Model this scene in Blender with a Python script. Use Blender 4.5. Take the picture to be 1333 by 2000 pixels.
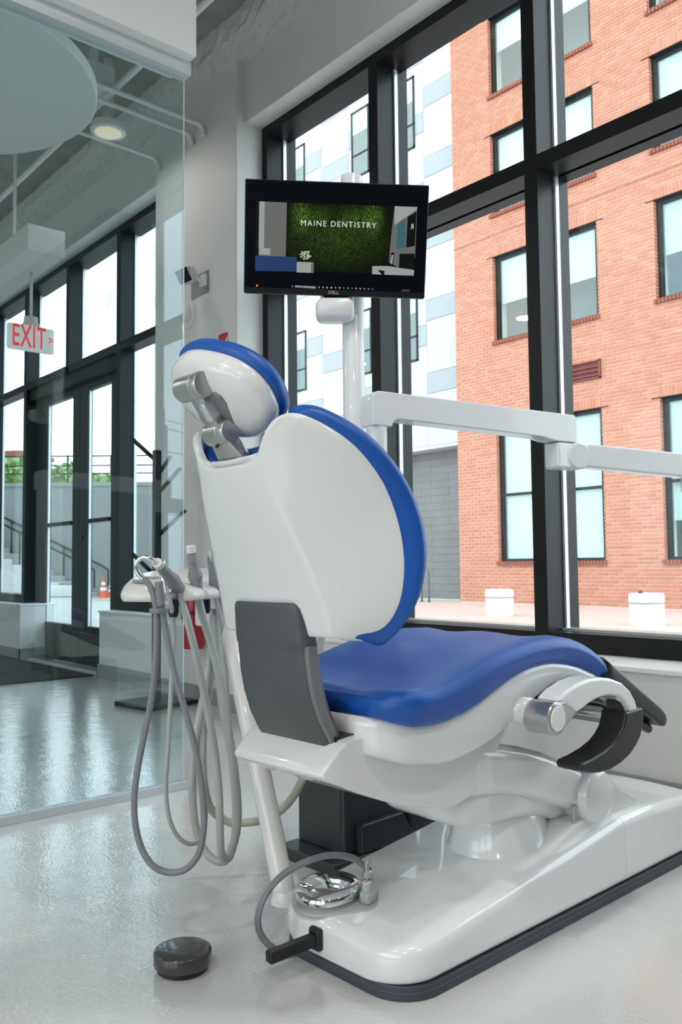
import bpy, math, random
from mathutils import Vector, Matrix, Euler

for o in list(bpy.data.objects):
    bpy.data.objects.remove(o)
scene = bpy.context.scene
COL = scene.collection
R = math.radians
rnd = random.Random(7)

# ------------------------------------------------------------------ camera
cam_d = bpy.data.cameras.new('camera')
cam = bpy.data.objects.new('camera', cam_d)
COL.objects.link(cam)
yaw, pitch, roll = R(49.356), R(3.473), R(-0.589)
fw = Vector((-math.sin(yaw) * math.cos(pitch), math.cos(yaw) * math.cos(pitch), math.sin(pitch)))
rt = fw.cross(Vector((0, 0, 1))).normalized()
up = rt.cross(fw)
rt2 = rt * math.cos(roll) + up * math.sin(roll)
up2 = -rt * math.sin(roll) + up * math.cos(roll)
m3 = Matrix((rt2, up2, -fw)).transposed()
cam.matrix_world = Matrix.Translation((0, 0, 0.9)) @ m3.to_4x4()
cam_d.sensor_fit = 'HORIZONTAL'
cam_d.sensor_width = 36.0
cam_d.lens = 36.0 * 1662.8 / 1333.0
cam_d.clip_start = 0.05
cam_d.clip_end = 400
cam_d.dof.use_dof = True
cam_d.dof.focus_distance = 2.15
cam_d.dof.aperture_fstop = 16.0
scene.camera = cam

# ------------------------------------------------------------------ world (bright hazy sky with soft clouds)
world = bpy.data.worlds.new('world')
scene.world = world
world.use_nodes = True
wn, wl = world.node_tree.nodes, world.node_tree.links
wn.clear()
w_out = wn.new('ShaderNodeOutputWorld')
w_bg = wn.new('ShaderNodeBackground')
w_tc = wn.new('ShaderNodeTexCoord')
w_noise = wn.new('ShaderNodeTexNoise')
w_noise.inputs['Scale'].default_value = 2.2
w_noise.inputs['Detail'].default_value = 6
w_noise.inputs['Roughness'].default_value = 0.55
w_ramp = wn.new('ShaderNodeValToRGB')
w_ramp.color_ramp.elements[0].position = 0.36
w_ramp.color_ramp.elements[0].color = (0.62, 0.84, 1.0, 1)
w_ramp.color_ramp.elements[1].position = 0.62
w_ramp.color_ramp.elements[1].color = (1.0, 1.0, 1.0, 1)
wl.new(w_tc.outputs['Generated'], w_noise.inputs['Vector'])
wl.new(w_noise.outputs['Fac'], w_ramp.inputs['Fac'])
wl.new(w_ramp.outputs['Color'], w_bg.inputs['Color'])
w_bg.inputs['Strength'].default_value = 3.0
wl.new(w_bg.outputs['Background'], w_out.inputs['Surface'])

vs = scene.view_settings
vs.view_transform = 'Standard'
vs.look = 'None'
vs.gamma = 1.0
vs.use_curve_mapping = False
vs.exposure = 0.25
try:
    scene.cycles.max_bounces = 10
    scene.cycles.transparent_max_bounces = 24
    scene.cycles.glossy_bounces = 5
    scene.cycles.diffuse_bounces = 6
    scene.cycles.sample_clamp_indirect = 6.0
except Exception:
    pass

# ------------------------------------------------------------------ materials
def new_mat(name):
    m = bpy.data.materials.new(name)
    m.use_nodes = True
    return m, m.node_tree.nodes, m.node_tree.links, m.node_tree.nodes['Principled BSDF']

def mat(name, col, rough=0.5, metal=0.0, coat=0.0, spec=0.5, var=0.0, vscale=8.0, bump=0.0, bscale=60.0, emit=None, estr=0.0, detail=4):
    m, n, l, p = new_mat(name)
    p.inputs['Base Color'].default_value = (*col, 1)
    p.inputs['Roughness'].default_value = rough
    p.inputs['Metallic'].default_value = metal
    p.inputs['Specular IOR Level'].default_value = spec
    p.inputs['Coat Weight'].default_value = coat
    p.inputs['Coat Roughness'].default_value = 0.03
    if var or bump:
        tc = n.new('ShaderNodeTexCoord')
    if var:
        t = n.new('ShaderNodeTexNoise')
        t.inputs['Scale'].default_value = vscale
        t.inputs['Detail'].default_value = detail
        l.new(tc.outputs['Object'], t.inputs['Vector'])
        mx = n.new('ShaderNodeMixRGB')
        a = tuple(max(0, c * (1 - var)) for c in col)
        b = tuple(min(1, c * (1 + var)) for c in col)
        mx.inputs['Color1'].default_value = (*a, 1)
        mx.inputs['Color2'].default_value = (*b, 1)
        l.new(t.outputs['Fac'], mx.inputs['Fac'])
        l.new(mx.outputs['Color'], p.inputs['Base Color'])
    if bump:
        t2 = n.new('ShaderNodeTexNoise')
        t2.inputs['Scale'].default_value = bscale
        t2.inputs['Detail'].default_value = detail
        l.new(tc.outputs['Object'], t2.inputs['Vector'])
        bp = n.new('ShaderNodeBump')
        bp.inputs['Strength'].default_value = bump
        bp.inputs['Distance'].default_value = 0.01
        l.new(t2.outputs['Fac'], bp.inputs['Height'])
        l.new(bp.outputs['Normal'], p.inputs['Normal'])
    if emit:
        p.inputs['Emission Color'].default_value = (*emit, 1)
        p.inputs['Emission Strength'].default_value = estr
    return m

def glass(name, tint=(0.97, 0.99, 0.985), f0=0.045, gain=1.0):
    m = bpy.data.materials.new(name)
    m.use_nodes = True
    n, l = m.node_tree.nodes, m.node_tree.links
    n.clear()
    out = n.new('ShaderNodeOutputMaterial')
    mix = n.new('ShaderNodeMixShader')
    tr = n.new('ShaderNodeBsdfTransparent')
    tr.inputs['Color'].default_value = (*tint, 1)
    gl = n.new('ShaderNodeBsdfGlossy')
    gl.inputs['Roughness'].default_value = 0.0
    gl.inputs['Color'].default_value = (0.95, 1, 1, 1)
    lw = n.new('ShaderNodeLayerWeight')
    lw.inputs['Blend'].default_value = 0.5
    pw = n.new('ShaderNodeMath'); pw.operation = 'POWER'; pw.inputs[1].default_value = 5
    mu = n.new('ShaderNodeMath'); mu.operation = 'MULTIPLY_ADD'
    mu.inputs[1].default_value = (1 - f0) * gain
    mu.inputs[2].default_value = f0
    mu.use_clamp = True
    l.new(lw.outputs['Facing'], pw.inputs[0])
    l.new(pw.outputs[0], mu.inputs[0])
    l.new(mu.outputs[0], mix.inputs['Fac'])
    l.new(tr.outputs[0], mix.inputs[1])
    l.new(gl.outputs[0], mix.inputs[2])
    l.new(mix.outputs[0], out.inputs['Surface'])
    return m

M = {}
M['wall'] = mat('wall_paint', (0.74, 0.74, 0.73), 0.55, var=0.02, vscale=3, bump=0.03, bscale=120)
M['dark_unseen'] = mat('darkened_unseen_wall', (0.045, 0.075, 0.09), 0.6, var=0.04, vscale=3)  # invented dark tone, keeps unseen walls from washing out the partition glass
M['white_paint'] = mat('white_ledge_paint', (0.86, 0.86, 0.85), 0.45, var=0.015, vscale=5)
M['baseboard'] = mat('baseboard_grey', (0.30, 0.31, 0.32), 0.5, var=0.04, vscale=6)
M['concrete'] = mat('ceiling_concrete', (0.33, 0.33, 0.31), 0.9, var=0.3, vscale=6, bump=0.6, bscale=30, detail=8)
M['fireproof'] = mat('sprayed_fireproofing', (0.66, 0.66, 0.64), 0.95, var=0.18, vscale=40, bump=1.0, bscale=45, detail=8)
M['black_frame'] = mat('black_anodised_frame', (0.006, 0.0065, 0.007), 0.40, spec=0.30, var=0.2, vscale=12)
M['alu'] = mat('bright_aluminium', (0.72, 0.75, 0.77), 0.35, metal=0.6, var=0.05, vscale=20)  # on the strips beside the glass this brightness stands in for a reflection
M['rail_alu'] = mat('silver_rail', (0.62, 0.65, 0.67), 0.38, metal=0.5, var=0.03, vscale=20)
M['door_frame'] = mat('dark_bronze_door', (0.016, 0.018, 0.019), 0.42, spec=0.35, var=0.15, vscale=10)
M['pane'] = glass('window_glass')
M['partition_glass'] = glass('partition_glass', (0.87, 0.945, 0.95), 0.065)
M['glass_edge'] = mat('polished_glass_edge', (0.82, 0.88, 0.88), 0.12, coat=0.5, var=0.05, vscale=30)
M['far_pane'] = glass('far_window_glass', (0.90, 0.97, 0.96), 0.07)

# floor: pale glossy epoxy with orange peel
def floor_mat():
    m, n, l, p = new_mat('epoxy_floor')
    tc = n.new('ShaderNodeTexCoord')
    t = n.new('ShaderNodeTexNoise'); t.inputs['Scale'].default_value = 0.9; t.inputs['Detail'].default_value = 5
    r = n.new('ShaderNodeValToRGB')
    r.color_ramp.elements[0].position = 0.3; r.color_ramp.elements[0].color = (0.60, 0.605, 0.595, 1)
    r.color_ramp.elements[1].position = 0.75; r.color_ramp.elements[1].color = (0.68, 0.68, 0.67, 1)
    l.new(tc.outputs['Object'], t.inputs['Vector'])
    l.new(t.outputs['Fac'], r.inputs['Fac'])
    l.new(r.outputs['Color'], p.inputs['Base Color'])
    p.inputs['Roughness'].default_value = 0.16
    p.inputs['Specular IOR Level'].default_value = 0.5
    p.inputs['Coat Weight'].default_value = 0.6
    p.inputs['Coat Roughness'].default_value = 0.06
    t2 = n.new('ShaderNodeTexNoise'); t2.inputs['Scale'].default_value = 95; t2.inputs['Detail'].default_value = 2
    t3 = n.new('ShaderNodeTexNoise'); t3.inputs['Scale'].default_value = 12; t3.inputs['Detail'].default_value = 1
    ad = n.new('ShaderNodeMath'); ad.operation = 'MULTIPLY_ADD'; ad.inputs[1].default_value = 2.0
    l.new(tc.outputs['Object'], t2.inputs['Vector'])
    l.new(tc.outputs['Object'], t3.inputs['Vector'])
    l.new(t3.outputs['Fac'], ad.inputs[0]); l.new(t2.outputs['Fac'], ad.inputs[2])
    b = n.new('ShaderNodeBump'); b.inputs['Strength'].default_value = 0.18; b.inputs['Distance'].default_value = 0.004
    l.new(ad.outputs[0], b.inputs['Height'])
    l.new(b.outputs['Normal'], p.inputs['Normal'])
    l.new(b.outputs['Normal'], p.inputs['Coat Normal'])
    return m
M['floor'] = floor_mat()
M['mat_fibre'] = mat('entrance_mat_fibre', (0.028, 0.033, 0.033), 0.95, var=0.5, vscale=90, bump=0.8, bscale=250)
M['chair_white'] = mat('chair_white_plastic', (0.80, 0.805, 0.795), 0.22, coat=0.7, var=0.01, vscale=3)
M['base_white'] = mat('base_white_gloss', (0.86, 0.865, 0.86), 0.18, coat=0.8, var=0.01, vscale=3)
M['blue'] = mat('blue_upholstery', (0.006, 0.088, 0.40), 0.42, coat=0.0, var=0.10, vscale=7, bump=0.08, bscale=500)
M['arm_grey'] = mat('dark_grey_plastic', (0.085, 0.09, 0.095), 0.42, var=0.06, vscale=9)
M['mid_grey'] = mat('grey_plastic', (0.20, 0.205, 0.21), 0.4, var=0.05, vscale=9)
M['strip'] = mat('slate_skirt', (0.055, 0.065, 0.08), 0.5, var=0.06, vscale=9)
M['steel'] = mat('satin_steel', (0.52, 0.51, 0.50), 0.30, metal=0.9, var=0.06, vscale=14)
M['chrome'] = mat('chrome', (0.86, 0.86, 0.86), 0.05, metal=1.0, var=0.02, vscale=5)
M['black_plastic'] = mat('black_plastic', (0.012, 0.012, 0.013), 0.38, var=0.1, vscale=12, bump=0.05, bscale=400)
M['monitor_black'] = mat('monitor_black_plastic', (0.008, 0.0085, 0.009), 0.45, spec=0.2, var=0.1, vscale=12)
M['black_gloss'] = mat('black_gloss', (0.01, 0.011, 0.012), 0.22, var=0.1, vscale=8)
M['puck'] = mat('charcoal_puck', (0.055, 0.052, 0.050), 0.22, coat=0.3, var=0.08, vscale=9)
M['hp_grey'] = mat('handpiece_grey', (0.27, 0.29, 0.30), 0.40, var=0.05, vscale=20)
M['hose_dark'] = mat('hose_dark_grey', (0.24, 0.25, 0.265), 0.42, var=0.06, vscale=9)
M['hose_light'] = mat('hose_light_grey', (0.46, 0.48, 0.46), 0.40, var=0.06, vscale=9)
M['hose_tan'] = mat('hose_beige', (0.50, 0.48, 0.40), 0.42, var=0.08, vscale=9)
M['console_white'] = mat('console_cream_white', (0.80, 0.775, 0.74), 0.25, coat=0.5, var=0.01, vscale=4)
M['unit_white'] = mat('unit_white_enamel', (0.80, 0.81, 0.81), 0.3, coat=0.3, var=0.01, vscale=4)
M['unit_dark'] = mat('unit_charcoal', (0.040, 0.043, 0.048), 0.36, var=0.08, vscale=7)
M['red'] = mat('extinguisher_red', (0.42, 0.012, 0.02), 0.25, coat=0.4, var=0.05, vscale=9)
M['sign_red'] = mat('sign_red', (0.55, 0.02, 0.02), 0.5, var=0.04, vscale=20)
M['sign_white'] = mat('sign_white', (0.78, 0.78, 0.77), 0.45, var=0.02, vscale=15)
M['exit_white'] = mat('exit_face_added_glow', (0.82, 0.82, 0.82), 0.45, var=0.02, vscale=15, emit=(1.0, 0.97, 0.96), estr=0.22)  # glow added to the face so it looks brighter in the dim lobby
M['letter_red'] = mat('lit_red_letter', (0.8, 0.05, 0.06), 0.5, var=0.03, vscale=30, emit=(1.0, 0.07, 0.08), estr=0.45)
M['grey_plate'] = mat('grey_plate', (0.30, 0.31, 0.31), 0.5, var=0.04, vscale=20)
M['lamp_warm'] = mat('warm_lamp_diffuser', (0.8, 0.72, 0.58), 0.5, var=0.02, vscale=10, emit=(1.0, 0.82, 0.55), estr=0.35)
M['disc_white'] = mat('acoustic_disc_felt', (0.66, 0.66, 0.65), 0.9, var=0.03, vscale=12)
M['mortar'] = mat('pale_mortar', (0.82, 0.74, 0.66), 0.9, var=0.1, vscale=20, bump=0.3, bscale=80)
def brick_mat():
    m, n, l, p = new_mat('red_brick')
    geo = n.new('ShaderNodeNewGeometry')
    oi = n.new('ShaderNodeObjectInfo')
    t = n.new('ShaderNodeTexNoise'); t.inputs['Scale'].default_value = 9.0; t.inputs['Detail'].default_value = 6
    l.new(geo.outputs['Position'], t.inputs['Vector'])
    ad = n.new('ShaderNodeMath'); ad.operation = 'ADD'
    l.new(geo.outputs['Random Per Island'], ad.inputs[0]); l.new(oi.outputs['Random'], ad.inputs[1])
    fr = n.new('ShaderNodeMath'); fr.operation = 'FRACT'
    l.new(ad.outputs[0], fr.inputs[0])
    mu = n.new('ShaderNodeMath'); mu.operation = 'MULTIPLY_ADD'; mu.inputs[1].default_value = 0.55
    l.new(fr.outputs[0], mu.inputs[0])
    m2 = n.new('ShaderNodeMath'); m2.operation = 'MULTIPLY'; m2.inputs[1].default_value = 0.45
    l.new(t.outputs['Fac'], m2.inputs[0]); l.new(m2.outputs[0], mu.inputs[2])
    r = n.new('ShaderNodeValToRGB')
    r.color_ramp.elements[0].position = 0.1; r.color_ramp.elements[0].color = (0.48, 0.180, 0.108, 1)
    r.color_ramp.elements[1].position = 0.9; r.color_ramp.elements[1].color = (0.60, 0.265, 0.170, 1)
    l.new(mu.outputs[0], r.inputs['Fac'])
    l.new(r.outputs['Color'], p.inputs['Base Color'])
    p.inputs['Roughness'].default_value = 0.9
    return m
M['brick'] = brick_mat()
M['brick_dark'] = mat('dark_red_sill_brick', (0.30, 0.09, 0.055), 0.9, var=0.25, vscale=9)
M['louvre'] = mat('louvre_oxide_red', (0.20, 0.045, 0.04), 0.6, var=0.1, vscale=9)
M['blind'] = mat('roller_blind_pale', (0.66, 0.76, 0.72), 0.9, var=0.02, vscale=3)
M['room_dark'] = mat('dim_room_inside', (0.10, 0.13, 0.13), 0.9, var=0.3, vscale=2)
M['cladding_white'] = mat('white_cladding', (0.50, 0.53, 0.54), 0.6, var=0.02, vscale=2)
M['cladding_grey'] = mat('pale_grey_cladding', (0.34, 0.375, 0.39), 0.6, var=0.03, vscale=2)
M['stone'] = mat('grey_stone_slab', (0.19, 0.195, 0.195), 0.8, var=0.2, vscale=3, bump=0.2, bscale=20)
M['paving'] = mat('pink_brick_paving', (0.56, 0.41, 0.36), 0.9, var=0.12, vscale=3, bump=0.2, bscale=40, detail=8)
M['street'] = mat('pale_concrete_street', (0.52, 0.51, 0.49), 0.9, var=0.08, vscale=1.5, detail=8)
M['bollard'] = mat('white_concrete', (0.74, 0.72, 0.69), 0.85, var=0.05, vscale=8)
M['rack'] = mat('galvanised_rack', (0.14, 0.15, 0.16), 0.5, metal=0.5, var=0.1, vscale=9)
M['retaining'] = mat('retaining_wall_concrete', (0.22, 0.23, 0.225), 0.9, var=0.12, vscale=0.8, bump=0.2, bscale=10, detail=8)
M['leaf'] = mat('tree_leaf', (0.26, 0.40, 0.12), 0.7, var=0.45, vscale=0.9)
M['bark'] = mat('tree_bark', (0.09, 0.07, 0.05), 0.9, var=0.3, vscale=9)
M['cone_orange'] = mat('cone_orange', (0.75, 0.10, 0.03), 0.5, var=0.06, vscale=9)
M['cone_white'] = mat('cone_white_band', (0.8, 0.8, 0.8), 0.5, var=0.03, vscale=9)
M['far_yellow'] = mat('far_yellow_render', (0.50, 0.45, 0.28), 0.8, var=0.08, vscale=1)
M['pole_grey'] = mat('weathered_pole', (0.20, 0.22, 0.24), 0.8, var=0.15, vscale=4)
M['decal'] = glass('pale_green_decal', (0.80, 0.92, 0.88), 0.03)

# ------------------------------------------------------------------ object helpers
def link(name, mesh_or_none, parent=None):
    o = bpy.data.objects.new(name, mesh_or_none)
    COL.objects.link(o)
    if parent is not None:
        o.parent = parent
    return o

def raw(name, verts, faces, m, parent=None, smooth=False, bevel=0.0, sub=0, solid=None, angle=35):
    me = bpy.data.meshes.new(name)
    me.from_pydata([tuple(v) for v in verts], [], faces)
    me.validate()
    me.update()
    me.materials.append(m)
    if smooth:
        me.polygons.foreach_set('use_smooth', [True] * len(me.polygons))
    o = link(name, me, parent)
    if solid:
        md = o.modifiers.new('solid', 'SOLIDIFY'); md.thickness = abs(solid[0]); md.offset = solid[1]
    if bevel:
        md = o.modifiers.new('bevel', 'BEVEL'); md.width = bevel; md.segments = 3
        md.limit_method = 'ANGLE'; md.angle_limit = R(angle)
        md.harden_normals = False
        me.polygons.foreach_set('use_smooth', [True] * len(me.polygons))
        wn2 = o.modifiers.new('wn', 'WEIGHTED_NORMAL'); wn2.keep_sharp = True
    if sub:
        md = o.modifiers.new('sub', 'SUBSURF'); md.levels = sub; md.render_levels = sub
    return o

def empty(name, loc=(0, 0, 0), rz=0.0, parent=None):
    o = link(name, None, parent)
    o.location = loc
    o.rotation_euler = (0, 0, rz)
    o.empty_display_size = 0.1
    return o

def tag(o, label, cat, group=None, kind=None):
    o['label'] = label
    o['category'] = cat
    if group:
        o['group'] = group
    if kind:
        o['kind'] = kind
    return o

def structure(o, label, cat):
    o['kind'] = 'structure'
    o['label'] = label
    o['category'] = cat
    return o

BOXF = [(0, 3, 2, 1), (4, 5, 6, 7), (0, 1, 5, 4), (1, 2, 6, 5), (2, 3, 7, 6), (3, 0, 4, 7)]
def box_vf(lo, hi):
    x0, y0, z0 = lo
    x1, y1, z1 = hi
    return [(x0, y0, z0), (x1, y0, z0), (x1, y1, z0), (x0, y1, z0), (x0, y0, z1), (x1, y0, z1), (x1, y1, z1), (x0, y1, z1)], BOXF

def box(name, lo, hi, m, parent=None, bevel=0.0):
    v, f = box_vf(lo, hi)
    return raw(name, v, f, m, parent, bevel=bevel)

def boxes(name, lst, m, parent=None, bevel=0.0):
    V, Fc = [], []
    for lo, hi in lst:
        v, f = box_vf(lo, hi)
        n = len(V)
        V += v
        Fc += [tuple(i + n for i in q) for q in f]
    return raw(name, V, Fc, m, parent, bevel=bevel)

def prism(name, poly, a0, a1, axis, m, parent=None, bevel=0.0, smooth=False):
    """poly: 2D points; axis 'x': poly=(y,z) ; 'y': poly=(x,z) ; 'z': poly=(x,y)"""
    def mk(p, a):
        if axis == 'x': return (a, p[0], p[1])
        if axis == 'y': return (p[0], a, p[1])
        return (p[0], p[1], a)
    n = len(poly)
    V = [mk(p, a0) for p in poly] + [mk(p, a1) for p in poly]
    Fc = [tuple(range(n))[::-1], tuple(range(n, 2 * n))]
    for i in range(n):
        j = (i + 1) % n
        Fc.append((i, j, n + j, n + i))
    o = raw(name, V, Fc, m, parent, bevel=bevel, smooth=smooth)
    fix_normals(o)
    return o

def fix_normals(o):
    import bmesh
    bm = bmesh.new()
    bm.from_mesh(o.data)
    bmesh.ops.recalc_face_normals(bm, faces=bm.faces)
    bm.to_mesh(o.data)
    bm.free()

def loft(name, secs, m, parent=None, closed=True, cap=True, smooth=True, sub=0, bevel=0.0, solid=None, angle=35):
    n = len(secs[0])
    V = [p for s in secs for p in s]
    Fc = []
    for i in range(len(secs) - 1):
        for j in range(n if closed else n - 1):
            k = (j + 1) % n
            Fc.append((i * n + j, i * n + k, (i + 1) * n + k, (i + 1) * n + j))
    if cap and closed:
        Fc.append(tuple(range(n))[::-1])
        Fc.append(tuple(range((len(secs) - 1) * n, len(secs) * n)))
    o = raw(name, V, Fc, m, parent, smooth=smooth, sub=sub, bevel=bevel, solid=solid, angle=angle)
    if closed:
        fix_normals(o)
    return o

def lathe(name, prof, m, parent=None, origin=(0, 0, 0), axis=(0, 0, 1), n=28, smooth=True, bevel=0.0, angle=35):
    ax = Vector(axis).normalized()
    a = ax.orthogonal().normalized()
    b = ax.cross(a)
    o0 = Vector(origin)
    secs = []
    for r, h in prof:
        secs.append([tuple(o0 + ax * h + (a * math.cos(2 * math.pi * k / n) + b * math.sin(2 * math.pi * k / n)) * max(r, 1e-4)) for k in range(n)])
    o = loft(name, secs, m, parent, smooth=smooth)
    md = o.modifiers.new('edge', 'EDGE_SPLIT'); md.split_angle = R(angle)
    return o

def spline(pts, per=8):
    P = [Vector(p) for p in pts]
    P = [P[0] * 2 - P[1]] + P + [P[-1] * 2 - P[-2]]
    out = []
    for i in range(1, len(P) - 2):
        p0, p1, p2, p3 = P[i - 1:i + 3]
        for k in range(per):
            t = k / per
            out.append(0.5 * ((2 * p1) + (p2 - p0) * t + (2 * p0 - 5 * p1 + 4 * p2 - p3) * t * t + (3 * p1 - p0 - 3 * p2 + p3) * t ** 3))
    out.append(P[-2])
    return out

def resample(P, step):
    out = [P[0]]
    acc = 0.0
    for a, b in zip(P[:-1], P[1:]):
        L = (b - a).length
        while acc + L >= step:
            t = (step - acc) / L
            a = a.lerp(b, t)
            out.append(a.copy())
            L = (b - a).length
            acc = 0.0
        acc += L
    if (out[-1] - P[-1]).length > step * 0.3:
        out.append(P[-1])
    return out

def tube(name, pts, r, m, parent=None, n=10, per=8, smooth_path=True, step=None, rib=0.0, radii=None):
    P = spline(pts, per) if smooth_path else [Vector(p) for p in pts]
    if step:
        P = resample(P, step)
    T = []
    for i in range(len(P)):
        a = P[max(i - 1, 0)]
        b = P[min(i + 1, len(P) - 1)]
        T.append((b - a).normalized())
    nrm = T[0].orthogonal().normalized()
    secs = []
    for i, (p, t) in enumerate(zip(P, T)):
        nrm = (nrm - t * nrm.dot(t)).normalized()
        bn = t.cross(nrm)
        rr = r
        if radii:
            q = i / (len(P) - 1) * (len(radii) - 1)
            k = min(int(q), len(radii) - 2)
            rr = radii[k] + (radii[k + 1] - radii[k]) * (q - k)
        if rib and i % 2:
            rr = rr - rib
        secs.append([tuple(p + (nrm * math.cos(2 * math.pi * k / n) + bn * math.sin(2 * math.pi * k / n)) * rr) for k in range(n)])
    return loft(name, secs, m, parent)

def rrect(hw, z0, z1, r, cx=0.0, k=5, crown=0.0):
    """rounded rectangle outline in (u,z), counter clockwise"""
    r = min(r, hw * 0.98, (z1 - z0) * 0.49)
    out = []
    for (sx, sz, a0) in ((1, -1, -90), (1, 1, 0), (-1, 1, 90), (-1, -1, 180)):
        ox = sx * (hw - r)
        oz = (z1 - r) if sz > 0 else (z0 + r)
        for i in range(k + 1):
            a = R(a0 + 90 * i / k)
            out.append((cx + ox + r * math.cos(a), oz + r * math.sin(a)))
    if crown:
        # add mid points on top edge
        i1 = 2 * (k + 1)
        mids = [(cx + hw * q * 0.8, z1 + crown * (1 - q * q)) for q in (0.6, 0.2, -0.2, -0.6)]
        out = out[:i1] + mids + out[i1:]
    return out

def interp(tab, x):
    if x <= tab[0][0]:
        return tab[0][1]
    for (a, fa), (b, fb) in zip(tab[:-1], tab[1:]):
        if x <= b:
            t = (x - a) / (b - a)
            t = t * t * (3 - 2 * t) * 0.35 + t * 0.65
            return fa + (fb - fa) * t
    return tab[-1][1]

def text_mesh(name, txt, size, m, parent=None, mw=None, extrude=0.0008, align='CENTER', bold=0.0, sx=1.0, spacing=1.0):
    cu = bpy.data.curves.new(name + '_font', 'FONT')
    cu.body = txt
    cu.size = size
    cu.extrude = extrude
    cu.align_x = align
    cu.align_y = 'CENTER'
    cu.offset = bold
    cu.space_character = spacing
    cu.resolution_u = 3
    t = bpy.data.objects.new(name + '_font', cu)
    COL.objects.link(t)
    bpy.context.view_layer.update()
    dg = bpy.context.evaluated_depsgraph_get()
    me = bpy.data.meshes.new_from_object(t.evaluated_get(dg))
    bpy.data.objects.remove(t)
    if sx != 1.0:
        me.transform(Matrix.Diagonal((sx, 1, 1, 1)))
    me.materials.clear()
    me.materials.append(m)
    me.name = name
    o = link(name, me, parent)
    if mw is not None:
        o.matrix_local = mw
    return o

# ==================================================================== SETTING: interior shell
YF = 3.20      # front of window frames
YG = 3.335     # glass plane
fl = structure(box('floor', (-14, -6.0, -0.12), (5, 3.45, 0.0), M['floor']), 'pale glossy epoxy floor reflecting the windows', 'floor')
ce = structure(box('ceiling', (-14, -6.0, 4.36), (5, 3.45, 4.6), M['concrete']), 'rough grey exposed concrete ceiling', 'ceiling')

# sprayed beam along the window wall, lumpy surface
def lumpy_beam():
    secs = []
    r2 = random.Random(3)
    nx = 260
    prof = [(3.10, 4.20), (3.06, 4.195), (3.0, 4.2), (2.95, 4.205), (2.90, 4.215), (2.885, 4.235), (2.87, 4.27), (2.865, 4.31), (2.86, 4.40)]
    for i in range(nx + 1):
        x = -13.5 + 17 * i / nx
        s = []
        for k, (y, z) in enumerate(prof):
            a = 0.012 if 0 < k < len(prof) - 1 else 0.006
            s.append((x, y + r2.uniform(-a, a), z + r2.uniform(-a, a)))
        s += [(x, 3.10, 4.40)]
        secs.append(s)
    return loft('trim_1', secs, M['fireproof'], smooth=False)
structure(lumpy_beam(), 'lumpy white sprayed beam running along the window wall under the ceiling', 'beam')

# right-hand wall around the treatment window
wall_w = empty('wall_window', (0, 0, 0))
structure(wall_w, 'white window wall with low sill wall and deep header', 'wall')
box('sill_wall', (-4.5, 2.92, 0), (4.0, 3.2, 0.485), M['wall'], wall_w)
box('ledge', (-4.5, 2.905, 0.485), (4.0, 3.42, 0.504), M['white_paint'], wall_w, bevel=0.004)
box('header', (-4.5, 3.07, 3.79), (4.0, 3.45, 4.4), M['wall'], wall_w)
box('end_pier', (0.14, 2.98, 0.504), (4.0, 3.45, 3.79), M['dark_unseen'], wall_w)  # coloured dark so its reflection in the partition stays dim
wall_c = empty('wall_column', (0, 0, 0))
structure(wall_c, 'pale grey column wall between the treatment room and the entrance lobby', 'wall')
box('column_face', (-5.575, 2.998, 0.0), (-4.497, 3.45, 4.3), M['wall'], wall_c, bevel=0.004)
wall_l = empty('wall_lobby', (0, 0, 0))
structure(wall_l, 'lobby window wall header above the entrance glazing', 'wall')
box('header', (-14.0, 3.07, 3.79), (-5.575, 3.45, 4.4), M['wall'], wall_l)
hw = empty('wall_low', (0, 0, 0))
structure(hw, 'low white wall beside the entrance doors under the lobby glazing', 'wall')
box('low_wall', (-6.62, 3.06, 0), (-5.575, 3.40, 0.52), M['wall'], hw)
box('ledge', (-6.63, 3.05, 0.52), (-5.575, 3.42, 0.537), M['white_paint'], hw, bevel=0.003)
box('low_wall', (-13.5, 3.06, 0), (-8.40, 3.40, 0.52), M['wall'], hw)
box('ledge', (-13.5, 3.05, 0.52), (-8.39, 3.42, 0.537), M['white_paint'], hw, bevel=0.003)
bb = empty('baseboard_window', (0, 0, 0))
structure(bb, 'grey cove baseboard along the foot of the window wall', 'baseboard')
box('baseboard', (-4.5, 2.908, 0), (4.0, 2.925, 0.105), M['baseboard'], bb, bevel=0.003)
box('baseboard', (-5.59, 2.984, 0), (-4.48, 3.0, 0.105), M['baseboard'], bb, bevel=0.003)
box('baseboard', (-6.635, 3.045, 0), (-5.575, 3.062, 0.105), M['baseboard'], bb, bevel=0.003)
box('baseboard', (-6.637, 3.045, 0), (-6.62, 3.40, 0.105), M['baseboard'], bb, bevel=0.003)
box('baseboard', (-13.5, 3.045, 0), (-8.385, 3.062, 0.105), M['baseboard'], bb, bevel=0.003)
box('baseboard', (-8.402, 3.045, 0), (-8.385, 3.40, 0.105), M['baseboard'], bb, bevel=0.003)
structure(box('wall_end', (4.0, -6, 0), (4.15, 3.45, 4.4), M['dark_unseen']), 'unseen end wall, coloured dark to dim its reflection in the glass partition', 'wall')
structure(box('wall_lobby_end', (-14.15, -6, 0), (-14, 3.45, 4.4), M['wall']), 'white far end wall of the lobby', 'wall')

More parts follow.
